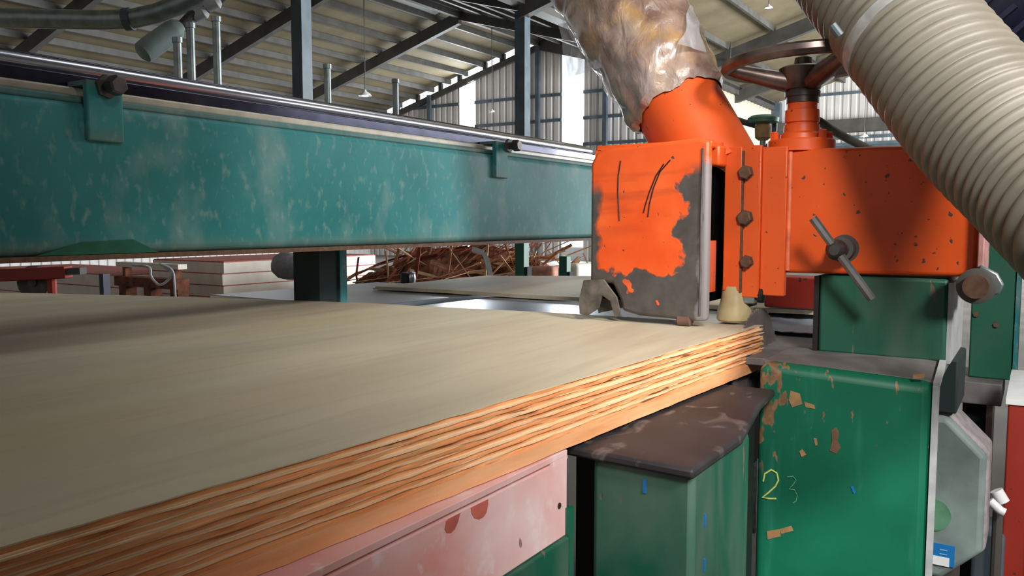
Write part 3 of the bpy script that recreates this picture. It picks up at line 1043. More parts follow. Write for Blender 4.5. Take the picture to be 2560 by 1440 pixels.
# hood edge beads and scratches
MB().tube([(HX1 - .013, HY0 - .0005, HZ0 + .01), (HX1 - .012, HY0 - .001, HZ0 + .1), (HX1 - .013, HY0 - .001, HZ0 + .2), (HX1 - .012, HY0 - .0005, HZ1 - .02)], .0024, 8).build('weld_bead', plain('grey_weld', (110, 104, 104), .5, .3), hood)


def hoodpt(px, py):
    p = onY(px, py, HY0); return Vector((p.x, HY0 - .0004, p.z))


for pts in ([(1552, 402), (1546, 440), (1545, 480), (1547, 520), (1549, 552)], [(1660, 410), (1640, 440), (1624, 480), (1614, 512), (1609, 532)], [(1676, 400), (1650, 430), (1634, 470), (1624, 510), (1620, 542)]):
    MB().tube([hoodpt(*p) for p in pts], .0013, 6).build('scratch', M['black'], hood)
# torn rubber flap, low left
m = MB()
fp = [(1462, 700), (1512, 698), (1545, 742), (1556, 790), (1540, 792), (1528, 752), (1508, 738), (1500, 770), (1472, 788), (1452, 784), (1450, 750)]
m.prism([hoodpt(*p) + Vector((0, -.006, 0)) for p in fp], (0, .005, 0))
m.build('torn_flap', plain('torn_grey_rubber', (108, 100, 92), .6, scale=40, var=.3), saw, bevel=.001)
m = MB()
m.prism([hoodpt(*p) + Vector((0, .03, 0)) for p in [(1470, 740), (1530, 742), (1545, 770), (1480, 786)]], (0, .06, 0))
m.build('inner_baffle', M['steel_dark'], saw)
# press shoe under the hood
c = onZ(1643, 806, ZTOP + .022)
MB().lathe((c.x - .012, HY0 + .012, ZTOP + .0155), (1, 0, 0), [(0, .009), (.003, .0135), (.026, .0135), (.029, .009)], 18).build('press_roller', plain('brown_roller', (120, 88, 78), .5), saw, smooth=True)
# ear plate and arm flange with bolts
MB().box(HX1 + .0, -.487, 1.578, 1.594, HZ0 + .052, HZ1 - .012).build('hood_ear', M['orange'], saw, bevel=.002)
MB().box(-.489, -.452, 1.584, 1.600, HZ0 + .040, HZ1 - .010).build('arm_flange', M['orange'], saw, bevel=.002)
MB().box(-.452, -.405, 1.590, 1.606, HZ0 + .045, HZ1 - .014).build('arm_flange', M['orange'], saw, bevel=.002)
MB().box(-.488, -.484, 1.578, 1.586, HZ0 + .05, HZ1 - .02).build('rust_seam', M['rust'], saw)
for (px, py, R) in ((1864, 432, .0135), (1862, 545, .0145), (1866, 655, .012)):
    p = onY(px, py, 1.58)
    bo = MB().lathe((p.x, 1.585, p.z), (0, -1, 0), [(0, R * 1.15), (.003, R * 1.15), (.003, R), (.013, R), (.015, R * .82)], 6).build('hex_bolt', M['rust'], saw)
AZ0, AZ1 = CZ - .096, CZ + .139
m = MB()
m.hexa([(-.452, 1.602, AZ0), (-.086, 1.602, AZ0 + .003), (-.086, 1.74, AZ0 + .003), (-.452, 1.74, AZ0),
        (-.452, 1.602, AZ1), (-.086, 1.602, AZ1 - .004), (-.086, 1.74, AZ1 - .004), (-.452, 1.74, AZ1)])
m.build('arm', M['orange_in'], saw, bevel=.008, seg=3)
MB().tube([(-.402, 1.600, AZ0 + .005), (-.402, 1.600, AZ1 - .005)], .004, 8).build('weld_bead', plain('pale_orange_weld', (244, 132, 92), .4), saw)
# end plate, hinge
MB().box(-.087, -.077, 1.590, 1.752, CZ - .105, CZ + .03).build('end_plate', plain('pinkish_bare_edge', (204, 150, 146), .5), saw, bevel=.002)
hz = onY(2440, 716, 1.57)
MB().cyl((hz.x, 1.560, hz.z), (hz.x, 1.68, hz.z), .020, 24).build('hinge_pin', M['rust'], saw, smooth=True)
MB().lathe((hz.x, 1.570, hz.z), (0, 1, 0), [(0, .024), (.002, .030), (.03, .030), (.032, .024)], 24).build('hinge_barrel', M['steel_dark'], saw, smooth=True)
MB().prism([(hz.x + .004, 1.575, hz.z + .036), (hz.x + .03, 1.575, hz.z + .022), (hz.x + .040, 1.575, hz.z + .003), (hz.x + .034, 1.575, hz.z - .012), (hz.x + .012, 1.575, hz.z - .018), (hz.x - .004, 1.575, hz.z + .012)], (0, .02, 0)).build('hinge_lug', M['galv'], saw, bevel=.003)
# clamp lever
bs = onY(2110, 622, 1.60)
MB().lathe((bs.x, 1.604, bs.z), (0, -1, 0), [(0, .026), (.003, .026), (.003, .021), (.03, .021), (.03, .014), (.075, .014)], 20).build('clamp_boss', M['steel_dark'], saw, smooth=True)
la, lb = onY(2032, 545, 1.515), onY(2180, 748, 1.535)
lv = MB().cyl(la, lb, .0078, 8).build('clamp_lever', plain('grey_lever', (104, 106, 108), .42, .5), saw)
mid = la.lerp(lb, .42)
MB().lathe((bs.x, 1.545, bs.z), (0, -1, 0), [(0, .017), (.012, .019), (.026, .016), (.034, .009)], 16).build('lever_hub', M['iron'], saw, smooth=True)
# spindle and handwheel
sc = onY(2003, 360, 1.662); SX, SY = sc.x, 1.662
MB().lathe((SX, SY, AZ1 - .003), (0, 0, 1), [(0, .066), (.003, .066), (.003, .063), (.021, .063), (.024, .060)], 36).build('spindle_flange', M['orange'], saw, smooth=True)
for a_ in (30, 150, 210, 330):
    g_ = math.radians(a_)
    MB().lathe((SX + .052 * math.cos(g_), SY + .052 * math.sin(g_), AZ1 + .020), (0, 0, 1), [(0, .0085), (.015, .0085), (.017, .006)], 6).build('flange_bolt', M['orange'], saw)
MB().lathe((SX, SY, AZ1 + .02), (0, 0, 1), [(0, .041), (.012, .039), (.016, .034), (.03, .033), (.031, .030), (.034, .030), (.035, .033), (.058, .032), (.059, .028), (.072, .028)], 32).build('spindle_sleeve', M['orange'], saw, smooth=True)
MB().lathe((SX, SY, AZ1 + .092), (0, 0, 1), [(0, .030), (.012, .030), (.012, .033), (.022, .033), (.022, .029), (.03, .029)], 32).build('spindle_collar', M['iron'], saw, smooth=True)
hw = bpy.data.objects.new('handwheel', None); COL.objects.link(hw); hw.parent = saw
WZ = CZ + .308
hw.location = Vector((SX, SY, CZ + .24)) - wloc(saw)
RW = .143
ring = []
mw = plain('dark_wheel_iron', (110, 94, 88), .32, .55, scale=30, var=.22)
tilt = lambda x_, y_: .02 * (x_ / RW)
MB().lathe((SX, SY, AZ1 + .118), (0, 0, 1), [(0, .033), (.012, .036), (.03, .042), (.04, .045), (.043, .040), (.045, .018), (.060, .016), (.062, .004)], 32).build('hub', mw, hw, smooth=True)
m = MB()
N = 56
sec = [(-.012, -.010), (-.004, -.013), (.006, -.012), (.012, -.004), (.011, .006), (.004, .011), (-.006, .010), (-.012, .002)]
for k in range(N):
    g_ = 2 * math.pi * k / N
    for (dr, dz) in sec:
        m.v.append((SX + (RW + dr) * math.cos(g_), SY + (RW + dr) * math.sin(g_), WZ + dz + .006 * math.cos(g_)))
for k in range(N):
    for i in range(8):
        i2 = (i + 1) % 8; k2 = (k + 1) % N
        m.f.append((k * 8 + i, k * 8 + i2, k2 * 8 + i2, k2 * 8 + i))
m.build('rim', mw, hw, smooth=True)
for a_ in (200, 320, 80):
    g_ = math.radians(a_)
    pts, rs = [], []
    for t_ in range(7):
        f_ = t_ / 6
        r_ = .022 + (RW - .022) * f_
        pts.append((SX + r_ * math.cos(g_), SY + r_ * math.sin(g_), AZ1 + .132 + (WZ - AZ1 - .132) * (f_ ** 1.1) + .006 * math.cos(g_) * f_))
        rs.append(.021 - .009 * f_)
    MB().tube(pts, rs, 10).build('spoke', mw, hw, smooth=True)
g_ = math.radians(12)
MB().lathe((SX + RW * math.cos(g_), SY + RW * math.sin(g_), WZ - .05), (0, 0, 1), [(0, .012), (.01, .016), (.03, .014), (.045, .011)], 16).build('crank_knob', mw, hw, smooth=True)
# guide roller to the right of the hood bottom
rc = onY(1836, 765, 1.60)
MB().lathe((rc.x, rc.y, rc.z - .030), (0, 0, 1), [(0, .030), (.004, .034), (.02, .033), (.045, .026), (.07, .024)], 28).build('guide_roller', M['roller'], saw, smooth=True)
MB().box(rc.x - .01, rc.x + .034, 1.60, 1.64, rc.z + .0, rc.z + .05).build('roller_bracket', M['steel_dark'], saw, bevel=.003)
rb = onY(1880, 737, 1.59)
MB().lathe((rb.x - .03, 1.60, rb.z), (1, 0, 0), [(0, .014), (.022, .014), (.022, .010), (.04, .010), (.04, .016), (.05, .016), (.052, .010)], 16).build('roller_axle', M['black'], saw, smooth=True)
MB().box(-.50, -.46, 1.585, 1.62, HZ0 + .028, HZ0 + .05).build('flange_foot', M['galv'], saw, bevel=.002)
bp = onY(1930, 690, 1.62)
MB().lathe((bp.x, 1.63, AZ0 + .004), (0, 0, -1), [(0, .024), (.008, .022), (.016, .012), (.02, .008)], 18).build('drain_boss', M['steel_dark'], saw, smooth=True)
# orange duct stub
ax0, ax1 = onY(1744, 352, 1.655), onY(1586, 60, 1.70)
axis = (ax1 - ax0).normalized()
MB().lathe(ax0 - axis * .09, axis, [(0, .093), (.11, .092), (.39, .088)], 40).build('duct_stub', M['orange'], saw, smooth=True)
# red block seen under the arm (guard behind)
p = onY(1990, 700, 2.02)
tag(MB().box(p.x - .075, p.x + .05, 2.02, 2.10, CZ - .206, CZ - .13).build('red_guard_block', M['redmetal'], bevel=.004), 'small red guard block behind the arm on the cut sheets', 'guard')

# ------------------------------------------------------------------ blade
RB, BXX, BY, BZ = .155, -.461, 1.612, CZ - .322
prof = []
NT = 72
for k in range(NT):
    g0 = 2 * math.pi * k / NT
    for (f_, rr) in ((0, RB - .005), (.35, RB - .005), (.8, RB), (.95, RB - .001)):
        g = g0 + f_ * 2 * math.pi / NT
        prof.append((BXX, BY + rr * math.cos(g), BZ + rr * math.sin(g)))
bl = MB().prism(prof, (.0032, 0, 0)).build('saw_blade', plain('blade_steel', (138, 126, 122), .5, .25, scale=25), saw)
MB().cyl((BXX - .02, BY, BZ), (BXX + .03, BY, BZ), .03, 24).build('arbor', M['iron'], bl)
MB().lathe((BXX + .0032, BY, BZ), (1, 0, 0), [(0, .055), (.004, .055), (.008, .045)], 28).build('flange', M['steel_dark'], bl)

# ------------------------------------------------------------------ plastic-wrapped duct
wd_ = thing('wrapped_duct', ax0 + axis * .2, 'brown dusty extraction duct wrapped in clear plastic film', 'duct')
m = MB()
NA, NL = 72, 60
u = axis.orthogonal().normalized(); v_ = axis.cross(u)
L0, L1 = .088, .80
for j in range(NL + 1):
    for k in range(NA):
        g = 2 * math.pi * k / NA
        f_ = j / NL
        hem = .02 * mnoise.noise(Vector((math.cos(g) * 1.6, math.sin(g) * 1.6, 5))) + .008 * mnoise.noise(Vector((math.cos(g) * 6, math.sin(g) * 6, 9)))
        s_ = L0 + (L1 - L0) * f_ + hem * (1 - f_)
        r_ = .104 + .016 * min(1, f_ * 3) + .022 * f_
        pos = Vector((math.cos(g) * 2.2, math.sin(g) * 2.2, s_ * 14))
        r_ += .009 * mnoise.noise(pos) + .006 * mnoise.noise(pos * 2.3 + Vector((3, 1, 2))) + .004 * mnoise.noise(Vector((math.cos(g) * 1.2 + s_ * 9, math.sin(g) * 1.2, s_ * 40)))
        if j == 0:
            r_ = .0955
        c = ax0 + axis * s_
        m.v.append(tuple(c + u * (r_ * math.cos(g)) + v_ * (r_ * math.sin(g))))
for j in range(NL):
    for k in range(NA):
        k2 = (k + 1) % NA
        m.f.append((j * NA + k, j * NA + k2, (j + 1) * NA + k2, (j + 1) * NA + k))
m.build('plastic_sleeve', M['wrap'], wd_, smooth=True)
# loose film hanging off the left side, and a spike of film on the right
def film(corners, nu, nv, amp, name, seed):
    m = MB()
    a, b, c, d_ = [Vector(p) for p in corners]
    def f(i, j, o_):
        p = a.lerp(b, i / nu).lerp(d_.lerp(c, i / nu), j / nv)
        w_ = amp * mnoise.noise(p * 16 + Vector((seed, 0, 0)))
        e = .010 * mnoise.noise(p * 30 + Vector((0, seed, 0))) if j in (0, nv) or i in (0, nu) else 0
        return p + FWD * (w_ + o_) + RGT * e
    m.slab(nu, nv, lambda i, j: f(i, j, 0), lambda i, j: f(i, j, .0012))
    return m.build(name, M['film'], wd_, smooth=True)


film([atD(1362, -20, 1.86), atD(1480, -20, 1.80), atD(1590, 275, 1.72), atD(1545, 270, 1.74)], 8, 20, .02, 'loose_film', 3)
film([atD(1395, 60, 1.88), atD(1500, 60, 1.80), atD(1500, 170, 1.75), atD(1420, 190, 1.84)], 6, 8, .025, 'loose_film', 8)
film([atD(1700, 110, 1.62), atD(1765, 130, 1.66), atD(1734, 14, 1.70), atD(1728, 10, 1.70)], 5, 10, .01, 'film_spike', 5)

# ------------------------------------------------------------------ ribbed hose
hs = thing('ribbed_hose', atD(2448, 282, 1.22), 'thick beige-grey ribbed extraction hose crossing over the orange arm', 'hose')
ctl = [atD(1900, -400, 1.75), atD(2105, -120, 1.50), atD(2246, 52, 1.38), atD(2440, 286, 1.25), atD(2606, 436, 1.14), atD(2800, 600, 1.02), atD(3000, 720, .98)]


def catmull(P, n):
    out = []
    Q = [P[0] * 2 - P[1]] + P + [P[-1] * 2 - P[-2]]
    for i in range(1, len(Q) - 2):
        for k in range(n):
            t = k / n
            a, b, c, d_ = Q[i - 1], Q[i], Q[i + 1], Q[i + 2]
            out.append(.5 * ((2 * b) + (c - a) * t + (2 * a - 5 * b + 4 * c - d_) * t * t + (3 * b - a - 3 * c + d_) * t ** 3))
    out.append(P[-1])
    return out


path = catmull(ctl, 200)
acc, samples, L = 0, [path[0]], .0023
for a, b in zip(path, path[1:]):
    seg = (b - a).length
    while acc + seg >= L:
        t = (L - acc) / seg
        a = a.lerp(b, t)
        samples.append(a); seg = (b - a).length; acc = 0
    acc += seg
PITCH_R = .0215
rs = [.100 + .0085 * math.copysign(abs(math.sin(math.pi * i * L / PITCH_R)) ** 1.0, 1) for i in range(len(samples))]
MB().tube(samples, rs, 44).build('hose_wall', M['hose'], hs, smooth=True)
# joining band and hose clip
ib = min(range(len(samples)), key=lambda i: (samples[i] - atD(2290, 90, 1.35)).length)
MB().tube(samples[ib - 10:ib - 1], .1095, 44).build('joining_band', plain('pale_band', (190, 190, 188), .35), hs, smooth=True)
ct = atD(2080, 62, 1.34)
MB().lathe(ct, RGT * .6 + UP * -.8, [(0, .007), (.022, .007)], 10).build('band_screw', M['steel'], hs)
# black fitting seen past the hose, upper right
bf = thing('black_hose_fitting', atD(2520, 20, 1.52), 'black fluted plastic fitting just past the upper edge of the ribbed hose', 'fitting')
c = atD(2520, 0, 1.52)
ax = (RGT * .55 + UP * .55 - FWD * .6).normalized()
m = MB()
pr_ = []
for h_, r_ in ((0, .05), (.012, .085), (.06, .085), (.065, .06), (.12, .055)):
    pr_.append((h_, r_))
m.lathe(c - ax * .04, ax, pr_, 28).build('fitting_body', plain('navy_black_plastic', (22, 26, 44), .3), bf, smooth=True)
for k in range(14):
    g = 2 * math.pi * k / 14
    uu = ax.orthogonal().normalized(); vv = ax.cross(uu)
    q0 = c - ax * .03 + (uu * math.cos(g) + vv * math.sin(g)) * .085
    MB().bar(q0, q0 + ax * .038, .010, .010).build('grip_rib', plain('navy_black_rib', (26, 32, 56), .3) if k == 0 else bpy.data.materials['navy_black_rib'], bf)

# ------------------------------------------------------------------ things at the right edge
mp = thing('machine_post', (-.10, 2.62, 0), 'dark teal-green machine post behind the hinge under the hose', 'post')
pl_, pr2 = onY(2428, 760, 2.6), onY(2550, 760, 2.6)
MB().box(pl_.x, pr2.x - .010, 2.6, 2.74, CZ - .43, CZ + .12).build('post_body', M['green'], mp, bevel=.004)
MB().box(pr2.x - .010, pr2.x, 2.59, 2.76, CZ - .50, CZ + .12).build('edge_angle', M['teal'], mp)
MB().box(pl_.x - .02, pr2.x - .03, 2.52, 2.78, CZ - .49, CZ - .43).build('shelf_plate', M['dusttop'], mp, bevel=.003)
MB().box(pl_.x - .01, pl_.x + .05, 2.6, 2.70, 0, CZ - .49).build('lower_post', M['teal_dark'], mp)
MB().box(pl_.x + .05, pl_.x + .065, 2.55, 2.70, 0, CZ - .49).build('lower_angle', M['paledge'], mp)
for py in (786, 812):
    q_ = onY(2440 if py < 800 else 2490, py, 2.59)
    MB().lathe((q_.x, 2.60, q_.z), (0, -1, 0), [(0, .008), (.008, .008)], 6).build('bolt', M['rust'], mp)

mt = thing('motor', (-.21, 1.74, .6), 'dusty grey-green octagonal motor cover beside the green pedestal', 'motor')
cx, cz, RO = -.212, CZ - .500, .150
oct_ = [(cx + sx_ * RO * a_, cz + sz_ * RO * b_) for sx_, sz_, a_, b_ in ((1, -1, 1, .58), (1, 1, 1, .58), (1, 1, .58, 1), (-1, 1, .58, 1), (-1, 1, 1, .58), (-1, -1, 1, .58), (-1, -1, .58, 1), (1, -1, .58, 1))]
MB().prism([(x_, 1.645, z_) for x_, z_ in oct_], (0, .03, 0)).build('cover', M['bluegrey'], mt, bevel=.010, seg=3)
MB().prism([(cx + (x_ - cx) * 1.03, 1.672, cz + (z_ - cz) * 1.03) for x_, z_ in oct_], (0, .10, 0)).build('rim_band', plain('pinkish_grey_rim', (150, 144, 148), .6, scale=60), mt, bevel=.006)
MB().cyl((cx, 1.772, cz), (cx, 1.95, cz), .11, 28).build('motor_body', M['steel_dark'], mt, smooth=True)
dp = onY(2350, 1290, 1.642)
MB().cyl((dp.x - .012, 1.643, dp.z), (dp.x - .012, 1.6455, dp.z), .030, 24).build('round_sticker', M['plastic_green'], mt)
t0, t1 = onY(2322, 1355, 1.642), onY(2385, 1420, 1.642)
tg = MB().box(t0.x, t1.x, 1.6425, 1.6455, t1.z, t0.z).build('blue_label', M['blue'], mt)
MB().box(t0.x, t1.x - .008, 1.641, 1.643, t1.z, t1.z + .016).build('white_strip', M['white'], tg)
for zz in (.009, .017):
    MB().box(t0.x + .018, t1.x - .012, 1.6416, 1.643, t0.z - zz - .002, t0.z - zz).build('print_line', plain('pale_blue_print', (120, 176, 216), .5) if zz < .01 else bpy.data.materials['pale_blue_print'], tg)
MB().box(cx - .1, cx + .1, 1.70, 1.94, 0, cz - .115).build('foot', M['steel_dark'], mt)

rp = thing('red_cabinet', (.1, 2.2, 0), 'dark red painted cabinet with pale top edge behind the motor', 'cabinet')
q_ = onY(2520, 1010, 2.0)
MB().box(q_.x, q_.x + .35, 2.0, 2.4, .0, q_.z).build('body', M['redmetal'], rp, bevel=.004)
MB().box(q_.x - .004, q_.x + .354, 1.996, 2.404, q_.z, q_.z + .012).build('top_sheet', M['white'], rp)
MB().box(q_.x + .05, q_.x + .30, 1.992, 2.0, .25, q_.z - .1).build('door', M['redmetal'], rp, bevel=.002)
cc = thing('added_shade_cabinet', (.95, 3.0, 0), 'tall grey cabinet added unseen beside the red cabinet to block daylight', 'cabinet')  # out of view, added to keep daylight off the near stack
MB().box(.62, 1.25, 1.9, 5.9, .06, 2.0).build('body', M['steel'], cc, bevel=.006)
MB().box(.63, 1.24, 1.92, 5.88, 0, .06).build('plinth', M['steel_dark'], cc)
for y in (1.94, 2.74, 3.54, 4.34, 5.12):
    dr = MB().box(.602, .62, y, y + .74, .12, 1.94).build('door', M['bluegrey'], cc, bevel=.004)
    MB().box(.585, .602, y + .66, y + .69, .95, 1.15).build('handle', M['black'], dr)
# white pipe fitting between motor and cabinet
wf = thing('pipe_fitting', onY(2495, 1290, 1.9), 'small white angled pipe fitting between motor and red cabinet', 'fitting')
a_, b_, c_ = onY(2474, 1252, 1.9), onY(2500, 1276, 1.9), onY(2512, 1282, 1.9)
MB().tube([a_, b_, c_], .009, 12).build('pipe', M['white'], wf, smooth=True)
a_, b_ = onY(2490, 1226, 1.93), onY(2508, 1256, 1.93)
MB().cyl(a_, b_, .013, 14).build('cap', M['white'], wf, smooth=True)
a_ = onY(2496, 1262, 1.94)
MB().cyl(a_, (a_.x, 1.94, 0), .010, 10).build('riser', M['steel_dark'], wf)
sb = onY(2470, 1390, 1.99)
tag(MB().prism([(sb.x - .03, 1.97, 0), (sb.x + .03, 1.97, 0), (sb.x + .03, 1.97, sb.z + .05), (sb.x + .0, 1.97, sb.z + .06), (sb.x - .03, 1.97, sb.z + .045)], (0, .12, 0)).build('grey_junction_box', M['steel'], bevel=.008), 'grey junction box low between motor and red cabinet', 'box')

# cable from the spindle to the right behind the arm
cb = [atD(1985, 292, 1.9), atD(2040, 300, 1.92), atD(2080, 325, 1.95), atD(2130, 352, 2.0), atD(2200, 385, 2.05), atD(2300, 420, 2.1)]
MB().tube(catmull(cb, 8), .010, 10).build('air_hose', M['dkcable'], saw, smooth=True)
# valve on a stand behind the duct stub
vp = atD(1908, 312, 3.2)
vv_ = thing('valve_unit', (vp.x, vp.y, 0), 'small green and ochre valve unit on a thin stand behind the spindle', 'valve')
MB().lathe((vp.x, vp.y, vp.z + .005), (0, 0, 1), [(0, .03), (.004, .058), (.02, .060), (.03, .045), (.034, .012)], 20).build('green_cap', M['plastic_green'], vv_, smooth=True)
MB().lathe((vp.x, vp.y, vp.z - .06), (0, 0, 1), [(0, .018), (.01, .03), (.05, .032), (.066, .024)], 16).build('ochre_body', M['tan'], vv_, smooth=True)
MB().cyl((vp.x, vp.y, 0), (vp.x, vp.y, vp.z - .058), .012, 10).build('stand', M['galv'], vv_)
MB().tube([(vp.x - .03, vp.y, vp.z), (vp.x - .12, vp.y, vp.z + .03), (vp.x - .22, vp.y, vp.z + .07)], .012, 10).build('inlet_pipe', M['steel_dark'], vv_, smooth=True)
for s_ in (-1, 1):
    MB().cyl((vp.x + .06 * s_ + .09, vp.y + .05, vp.z - .07), (vp.x + .06 * s_ + .09, vp.y + .05, vp.z + .03), .011, 10).build('nipple', M['steel'], vv_)
MB().box(vp.x - .02, vp.x + .18, vp.y + .03, vp.y + .07, vp.z - .09, vp.z - .07).build('manifold', M['steel'], vv_)

# ------------------------------------------------------------------ far side: stacks, heap, trolley
def bundle_stack(cpx, cpy, d, lx, ly, nb, ztop, label, group):
    """stack of plywood bundles; the near vertical edge stands at pixel (cpx, cpy)"""
    p = atD(cpx, cpy, d)
    hh = ztop / nb
    ords = ['bottom', 'second', 'third', 'fourth', 'fifth', 'sixth', 'seventh', 'eighth', 'ninth']
    for k in range(nb):
        rnd = random.Random(k + int(cpx))
        j = rnd.uniform(-.012, .012)
        o = thing('plywood_bundle', (p.x - lx / 2, p.y + ly / 2, k * hh), label % ords[k], 'plywood', group)
        MB().box(p.x - lx + j, p.x + j, p.y + j, p.y + ly + j, k * hh, (k + 1) * hh - .010).build('sheets', M['packing'], o)
        MB().box(p.x - lx + j + .01, p.x + j - .003, p.y + j + .003, p.y + ly + j - .01, (k + 1) * hh - .010, (k + 1) * hh).build('marked_sheet', M['packing_red'], o)


bundle_stack(556, 700, 7.0, 1.0, 1.9, 9, .92, '%s bundle up from the floor in the tall square cream plywood stack', 'bundles in the tall cream stack')
bundle_stack(300, 720, 7.4, 2.4, .9, 7, .78, '%s bundle up from the floor in the low long cream plywood stack', 'bundles in the low cream stack')
q_ = atD(400, 700, 6.7)
fr_ = thing('handling_frame', (q_.x, q_.y, 0), 'dark brown timber frame between the two cream plywood stacks', 'frame')
for dx in (-.45, -.1, .25):
    MB().box(q_.x + dx - .05, q_.x + dx + .05, q_.y - .05, q_.y + .05, 0, .72).build('post', M['heap'], fr_)
MB().box(q_.x - .55, q_.x + .3, q_.y - .06, q_.y + .06, .72, .80).build('rail', M['heap'], fr_)
MB().box(q_.x - .55, q_.x + .3, q_.y - .04, q_.y + .04, .88, .92).build('rail', M['packing'], fr_)
MB().box(q_.x - .47, q_.x - .43, q_.y - .03, q_.y + .03, .80, .88).build('spacer', M['heap'], fr_)
MB().box(q_.x + .2, q_.x + .25, q_.y - .03, q_.y + .03, .80, .88).build('spacer', M['heap'], fr_)
q2 = atD(262, 710, 4.6)
t = thing('blue_stake', (q2.x, q2.y, 0), 'slim dark blue metal stake in front of the low cream stack', 'post')
MB().box(q2.x - .02, q2.x + .02, q2.y - .02, q2.y + .02, 0, CZ - .285).build('stake', plain('dark_blue_paint', (34, 38, 66), .5), t)
MB().box(q2.x - .06, q2.x + .06, q2.y - .06, q2.y + .06, 0, .01).build('foot_plate', M['steel_dark'], t)
cbp = [atD(330, 662, 5), atD(372, 668, 5), atD(378, 692, 5), atD(398, 712, 5), atD(420, 700, 5), atD(428, 682, 5), atD(412, 668, 5), atD(400, 660, 5), atD(430, 676, 5), atD(436, 712, 5), atD(440, 800, 5), atD(446, 1062, 5)]
tag(MB().tube(catmull(cbp, 8), .008, 8).build('pale_cable_loop', M['cable'], smooth=True), 'pale cable hanging in a loop below the beam', 'cable')
gp = atD(716, 662, 5.0)
gb = thing('grey_motor_end', (gp.x, gp.y, 0), 'smooth grey rounded motor end beside the green beam post', 'motor')
MB().lathe(gp + RGT * .12 - UP * .02, -RGT + UP * .12, [(0, .075), (.10, .085), (.16, .08), (.20, .05), (.21, .02)], 20).build('shell', plain('smooth_grey_shell', (150, 150, 154), .4), gb, smooth=True)
MB().cyl((gp.x + .1, gp.y + .06, 0), (gp.x + .1, gp.y + .06, gp.z - .05), .03, 10).build('stand', M['steel_dark'], gb)

tr = thing('red_trolley', (atD(60, 690, 3.6).x, atD(60, 690, 3.6).y, 0), 'dark red trolley with a grey wheel at the far left under the beam', 'trolley')
a_, b_ = atD(-260, 700, 3.7), atD(172, 680, 3.7)
MB().bar(a_, b_, .07, .055).build('side_bar', M['redmetal'], tr, bevel=.004)
a2, b2 = atD(176, 678, 3.7), atD(208, 677, 3.7)
MB().bar(a2, b2, .06, .03).build('end_stop', M['steel_dark'], tr)
wc = atD(88, 705, 3.75)
ax = RGT.cross(Vector((0, 0, 1)))
MB().lathe(wc - ax * .02, ax, [(0, .05), (.004, .075), (.036, .075), (.04, .05)], 28).build('wheel', plain('dull_wheel', (84, 84, 78), .5), tr, smooth=True)
MB().lathe(wc - ax * .03, ax, [(0, .02), (.06, .02)], 14).build('axle', M['iron'], tr, smooth=True)
for f_ in (.15, .9):
    q_ = a_.lerp(b_, f_)
    MB().cyl((q_.x, q_.y, 0), (q_.x, q_.y, q_.z - .02), .02, 10).build('leg', M['redmetal'], tr)

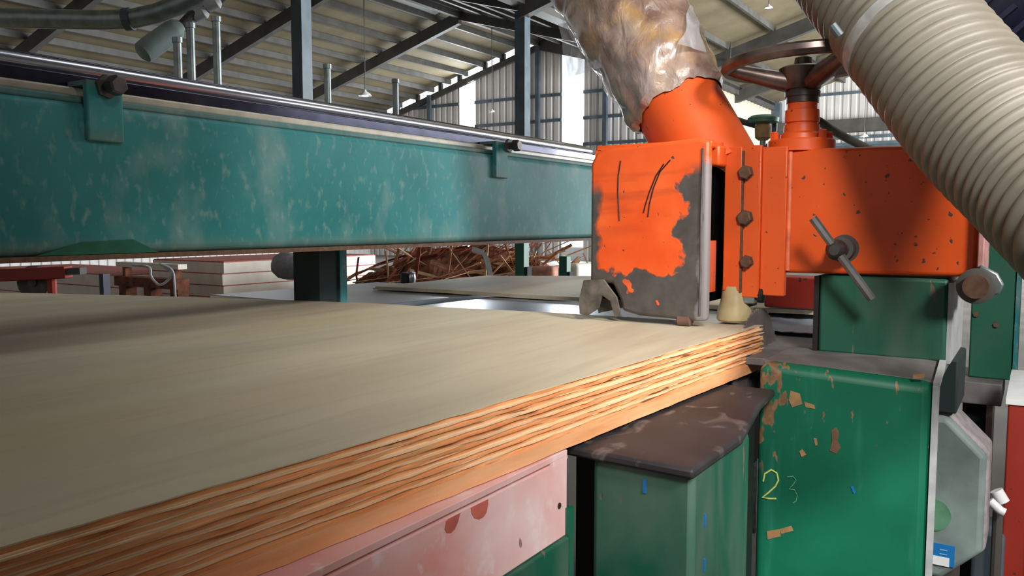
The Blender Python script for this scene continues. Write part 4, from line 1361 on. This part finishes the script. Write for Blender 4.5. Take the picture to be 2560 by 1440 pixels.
# heap of veneer offcuts
h0, h1 = Vector((-5.05, 5.2, 0)), Vector((-3.1, 6.5, 0))
hd = (h1 - h0); hn = Vector((-hd.y, hd.x, 0)).normalized()
m = MB()
NU, NV = 60, 24
def hp(i, j):
    p = h0 + hd * (i / NU) + hn * (-.9 + 2.4 * j / NV)
    e = math.sin(math.pi * min(1, max(0, j / NV))) ** .6 * (math.sin(math.pi * (.12 + .86 * i / NU))) ** .35
    z = max(0, .98 * e + .16 * mnoise.noise(p * 2.2) + .09 * mnoise.noise(p * 7))
    return Vector((p.x, p.y, z))
m.slab(NU, NV, hp, lambda i, j: Vector((hp(i, j).x, hp(i, j).y, 0)))
ho = tag(m.build('veneer_waste_heap', M['heap']), 'brown heap of tangled veneer waste beyond the beam', 'heap')
ho['kind'] = 'stuff'
rnd = random.Random(5)
for k in range(170):
    i, j = rnd.randint(3, NU - 3), rnd.randint(2, NV // 2 + 3)
    p = hp(i, j)
    ang = rnd.gauss(math.radians(25), .45) if rnd.random() < .75 else rnd.uniform(0, math.pi)
    L = rnd.uniform(.35, 1.1)
    dirv = (RGT * math.cos(ang) + Vector((0, 0, 1)) * math.sin(ang) * .8 + FWD * rnd.uniform(-.3, .3)).normalized()
    m = MB()
    bow = rnd.uniform(-.06, .06)
    wdt = rnd.uniform(.012, .034)
    ps = [p - FWD * rnd.uniform(.0, .16) + dirv * (L * (t_ - .5)) + Vector((0, 0, bow * (1 - (2 * t_ - 1) ** 2))) for t_ in (0, .33, .66, 1)]
    ps = [Vector((q_.x, q_.y, max(.02, q_.z))) for q_ in ps]
    for q0, q1 in zip(ps, ps[1:]):
        m.bar(q0, q1, .006, wdt, up=-FWD.cross(dirv).cross(FWD) if abs(dirv.z) < .9 else (1, 0, 0))
    ck = rnd.choice(('strip', 'strip', 'strip2', 'strip2', 'strip3'))
    o = m.build('veneer_strip', M[ck])
    tag(o, {'strip': 'pale tan', 'strip2': 'brown', 'strip3': 'dark reddish'}[ck] + ' loose veneer offcut strip lying on the brown waste heap', 'strip', 'veneer strips on the waste heap')
# white strap over the heap, small black canister, pink sacks
wsn = [atD(1180, 622, 5.2), atD(1210, 632, 5.2), atD(1219, 655, 5.2), atD(1226, 688, 5.2), atD(1232, 760, 5.2), atD(1236, 1040, 5.2)]
m = MB()
for q0, q1 in zip(wsn, wsn[1:]):
    m.bar(q0, q1, .032, .004, up=FWD)
tag(m.build('white_strap', M['white']), 'white strap hanging down over the waste heap', 'strap')
bp_ = atD(1014, 690, 4.8)
bc = thing('black_canister', (bp_.x, bp_.y, 0), 'small black canister with a chrome front on a stand before the waste heap', 'canister')
MB().lathe((bp_.x, bp_.y, bp_.z - .04), (0, 0, 1), [(0, .026), (.004, .03), (.055, .03), (.06, .025)], 18).build('body', M['black'], bc, smooth=True)
MB().lathe((bp_.x + .04, bp_.y + .01, bp_.z - .04), (0, 0, 1), [(0, .02), (.03, .024), (.06, .02), (.066, .014)], 14).build('chrome_cap', M['chrome'], bc, smooth=True)
MB().box(bp_.x - .04, bp_.x + .07, bp_.y - .04, bp_.y + .04, 0, bp_.z - .04).build('stand', M['teal_dark'], bc)
for k, (px, py, d_, wx, hh) in enumerate(((1360, 690, 5.6, .30, .14), (1318, 700, 6.3, .22, .12), (1440, 690, 5.2, .16, .16))):
    p = atD(px, py, d_)
    m = MB()
    zt = p.z + hh * .5
    m.hexa([(p.x - wx / 2, p.y - .15, 0), (p.x + wx / 2, p.y - .15, 0), (p.x + wx / 2, p.y + .15, 0), (p.x - wx / 2, p.y + .15, 0),
            (p.x - wx * .45, p.y - .12, zt), (p.x + wx * .45, p.y - .12, zt * 1.01), (p.x + wx * .45, p.y + .12, zt), (p.x - wx * .45, p.y + .12, zt * .99)])
    tag(m.build('veneer_block', M['pink_heap'] if k < 2 else M['packing'], bevel=.03, seg=3),
        ['pinkish veneer block standing at the right foot of the waste heap', 'lower pinkish veneer block beside the thin green upright', 'pale cream veneer block beside the orange hood'][k], 'block')
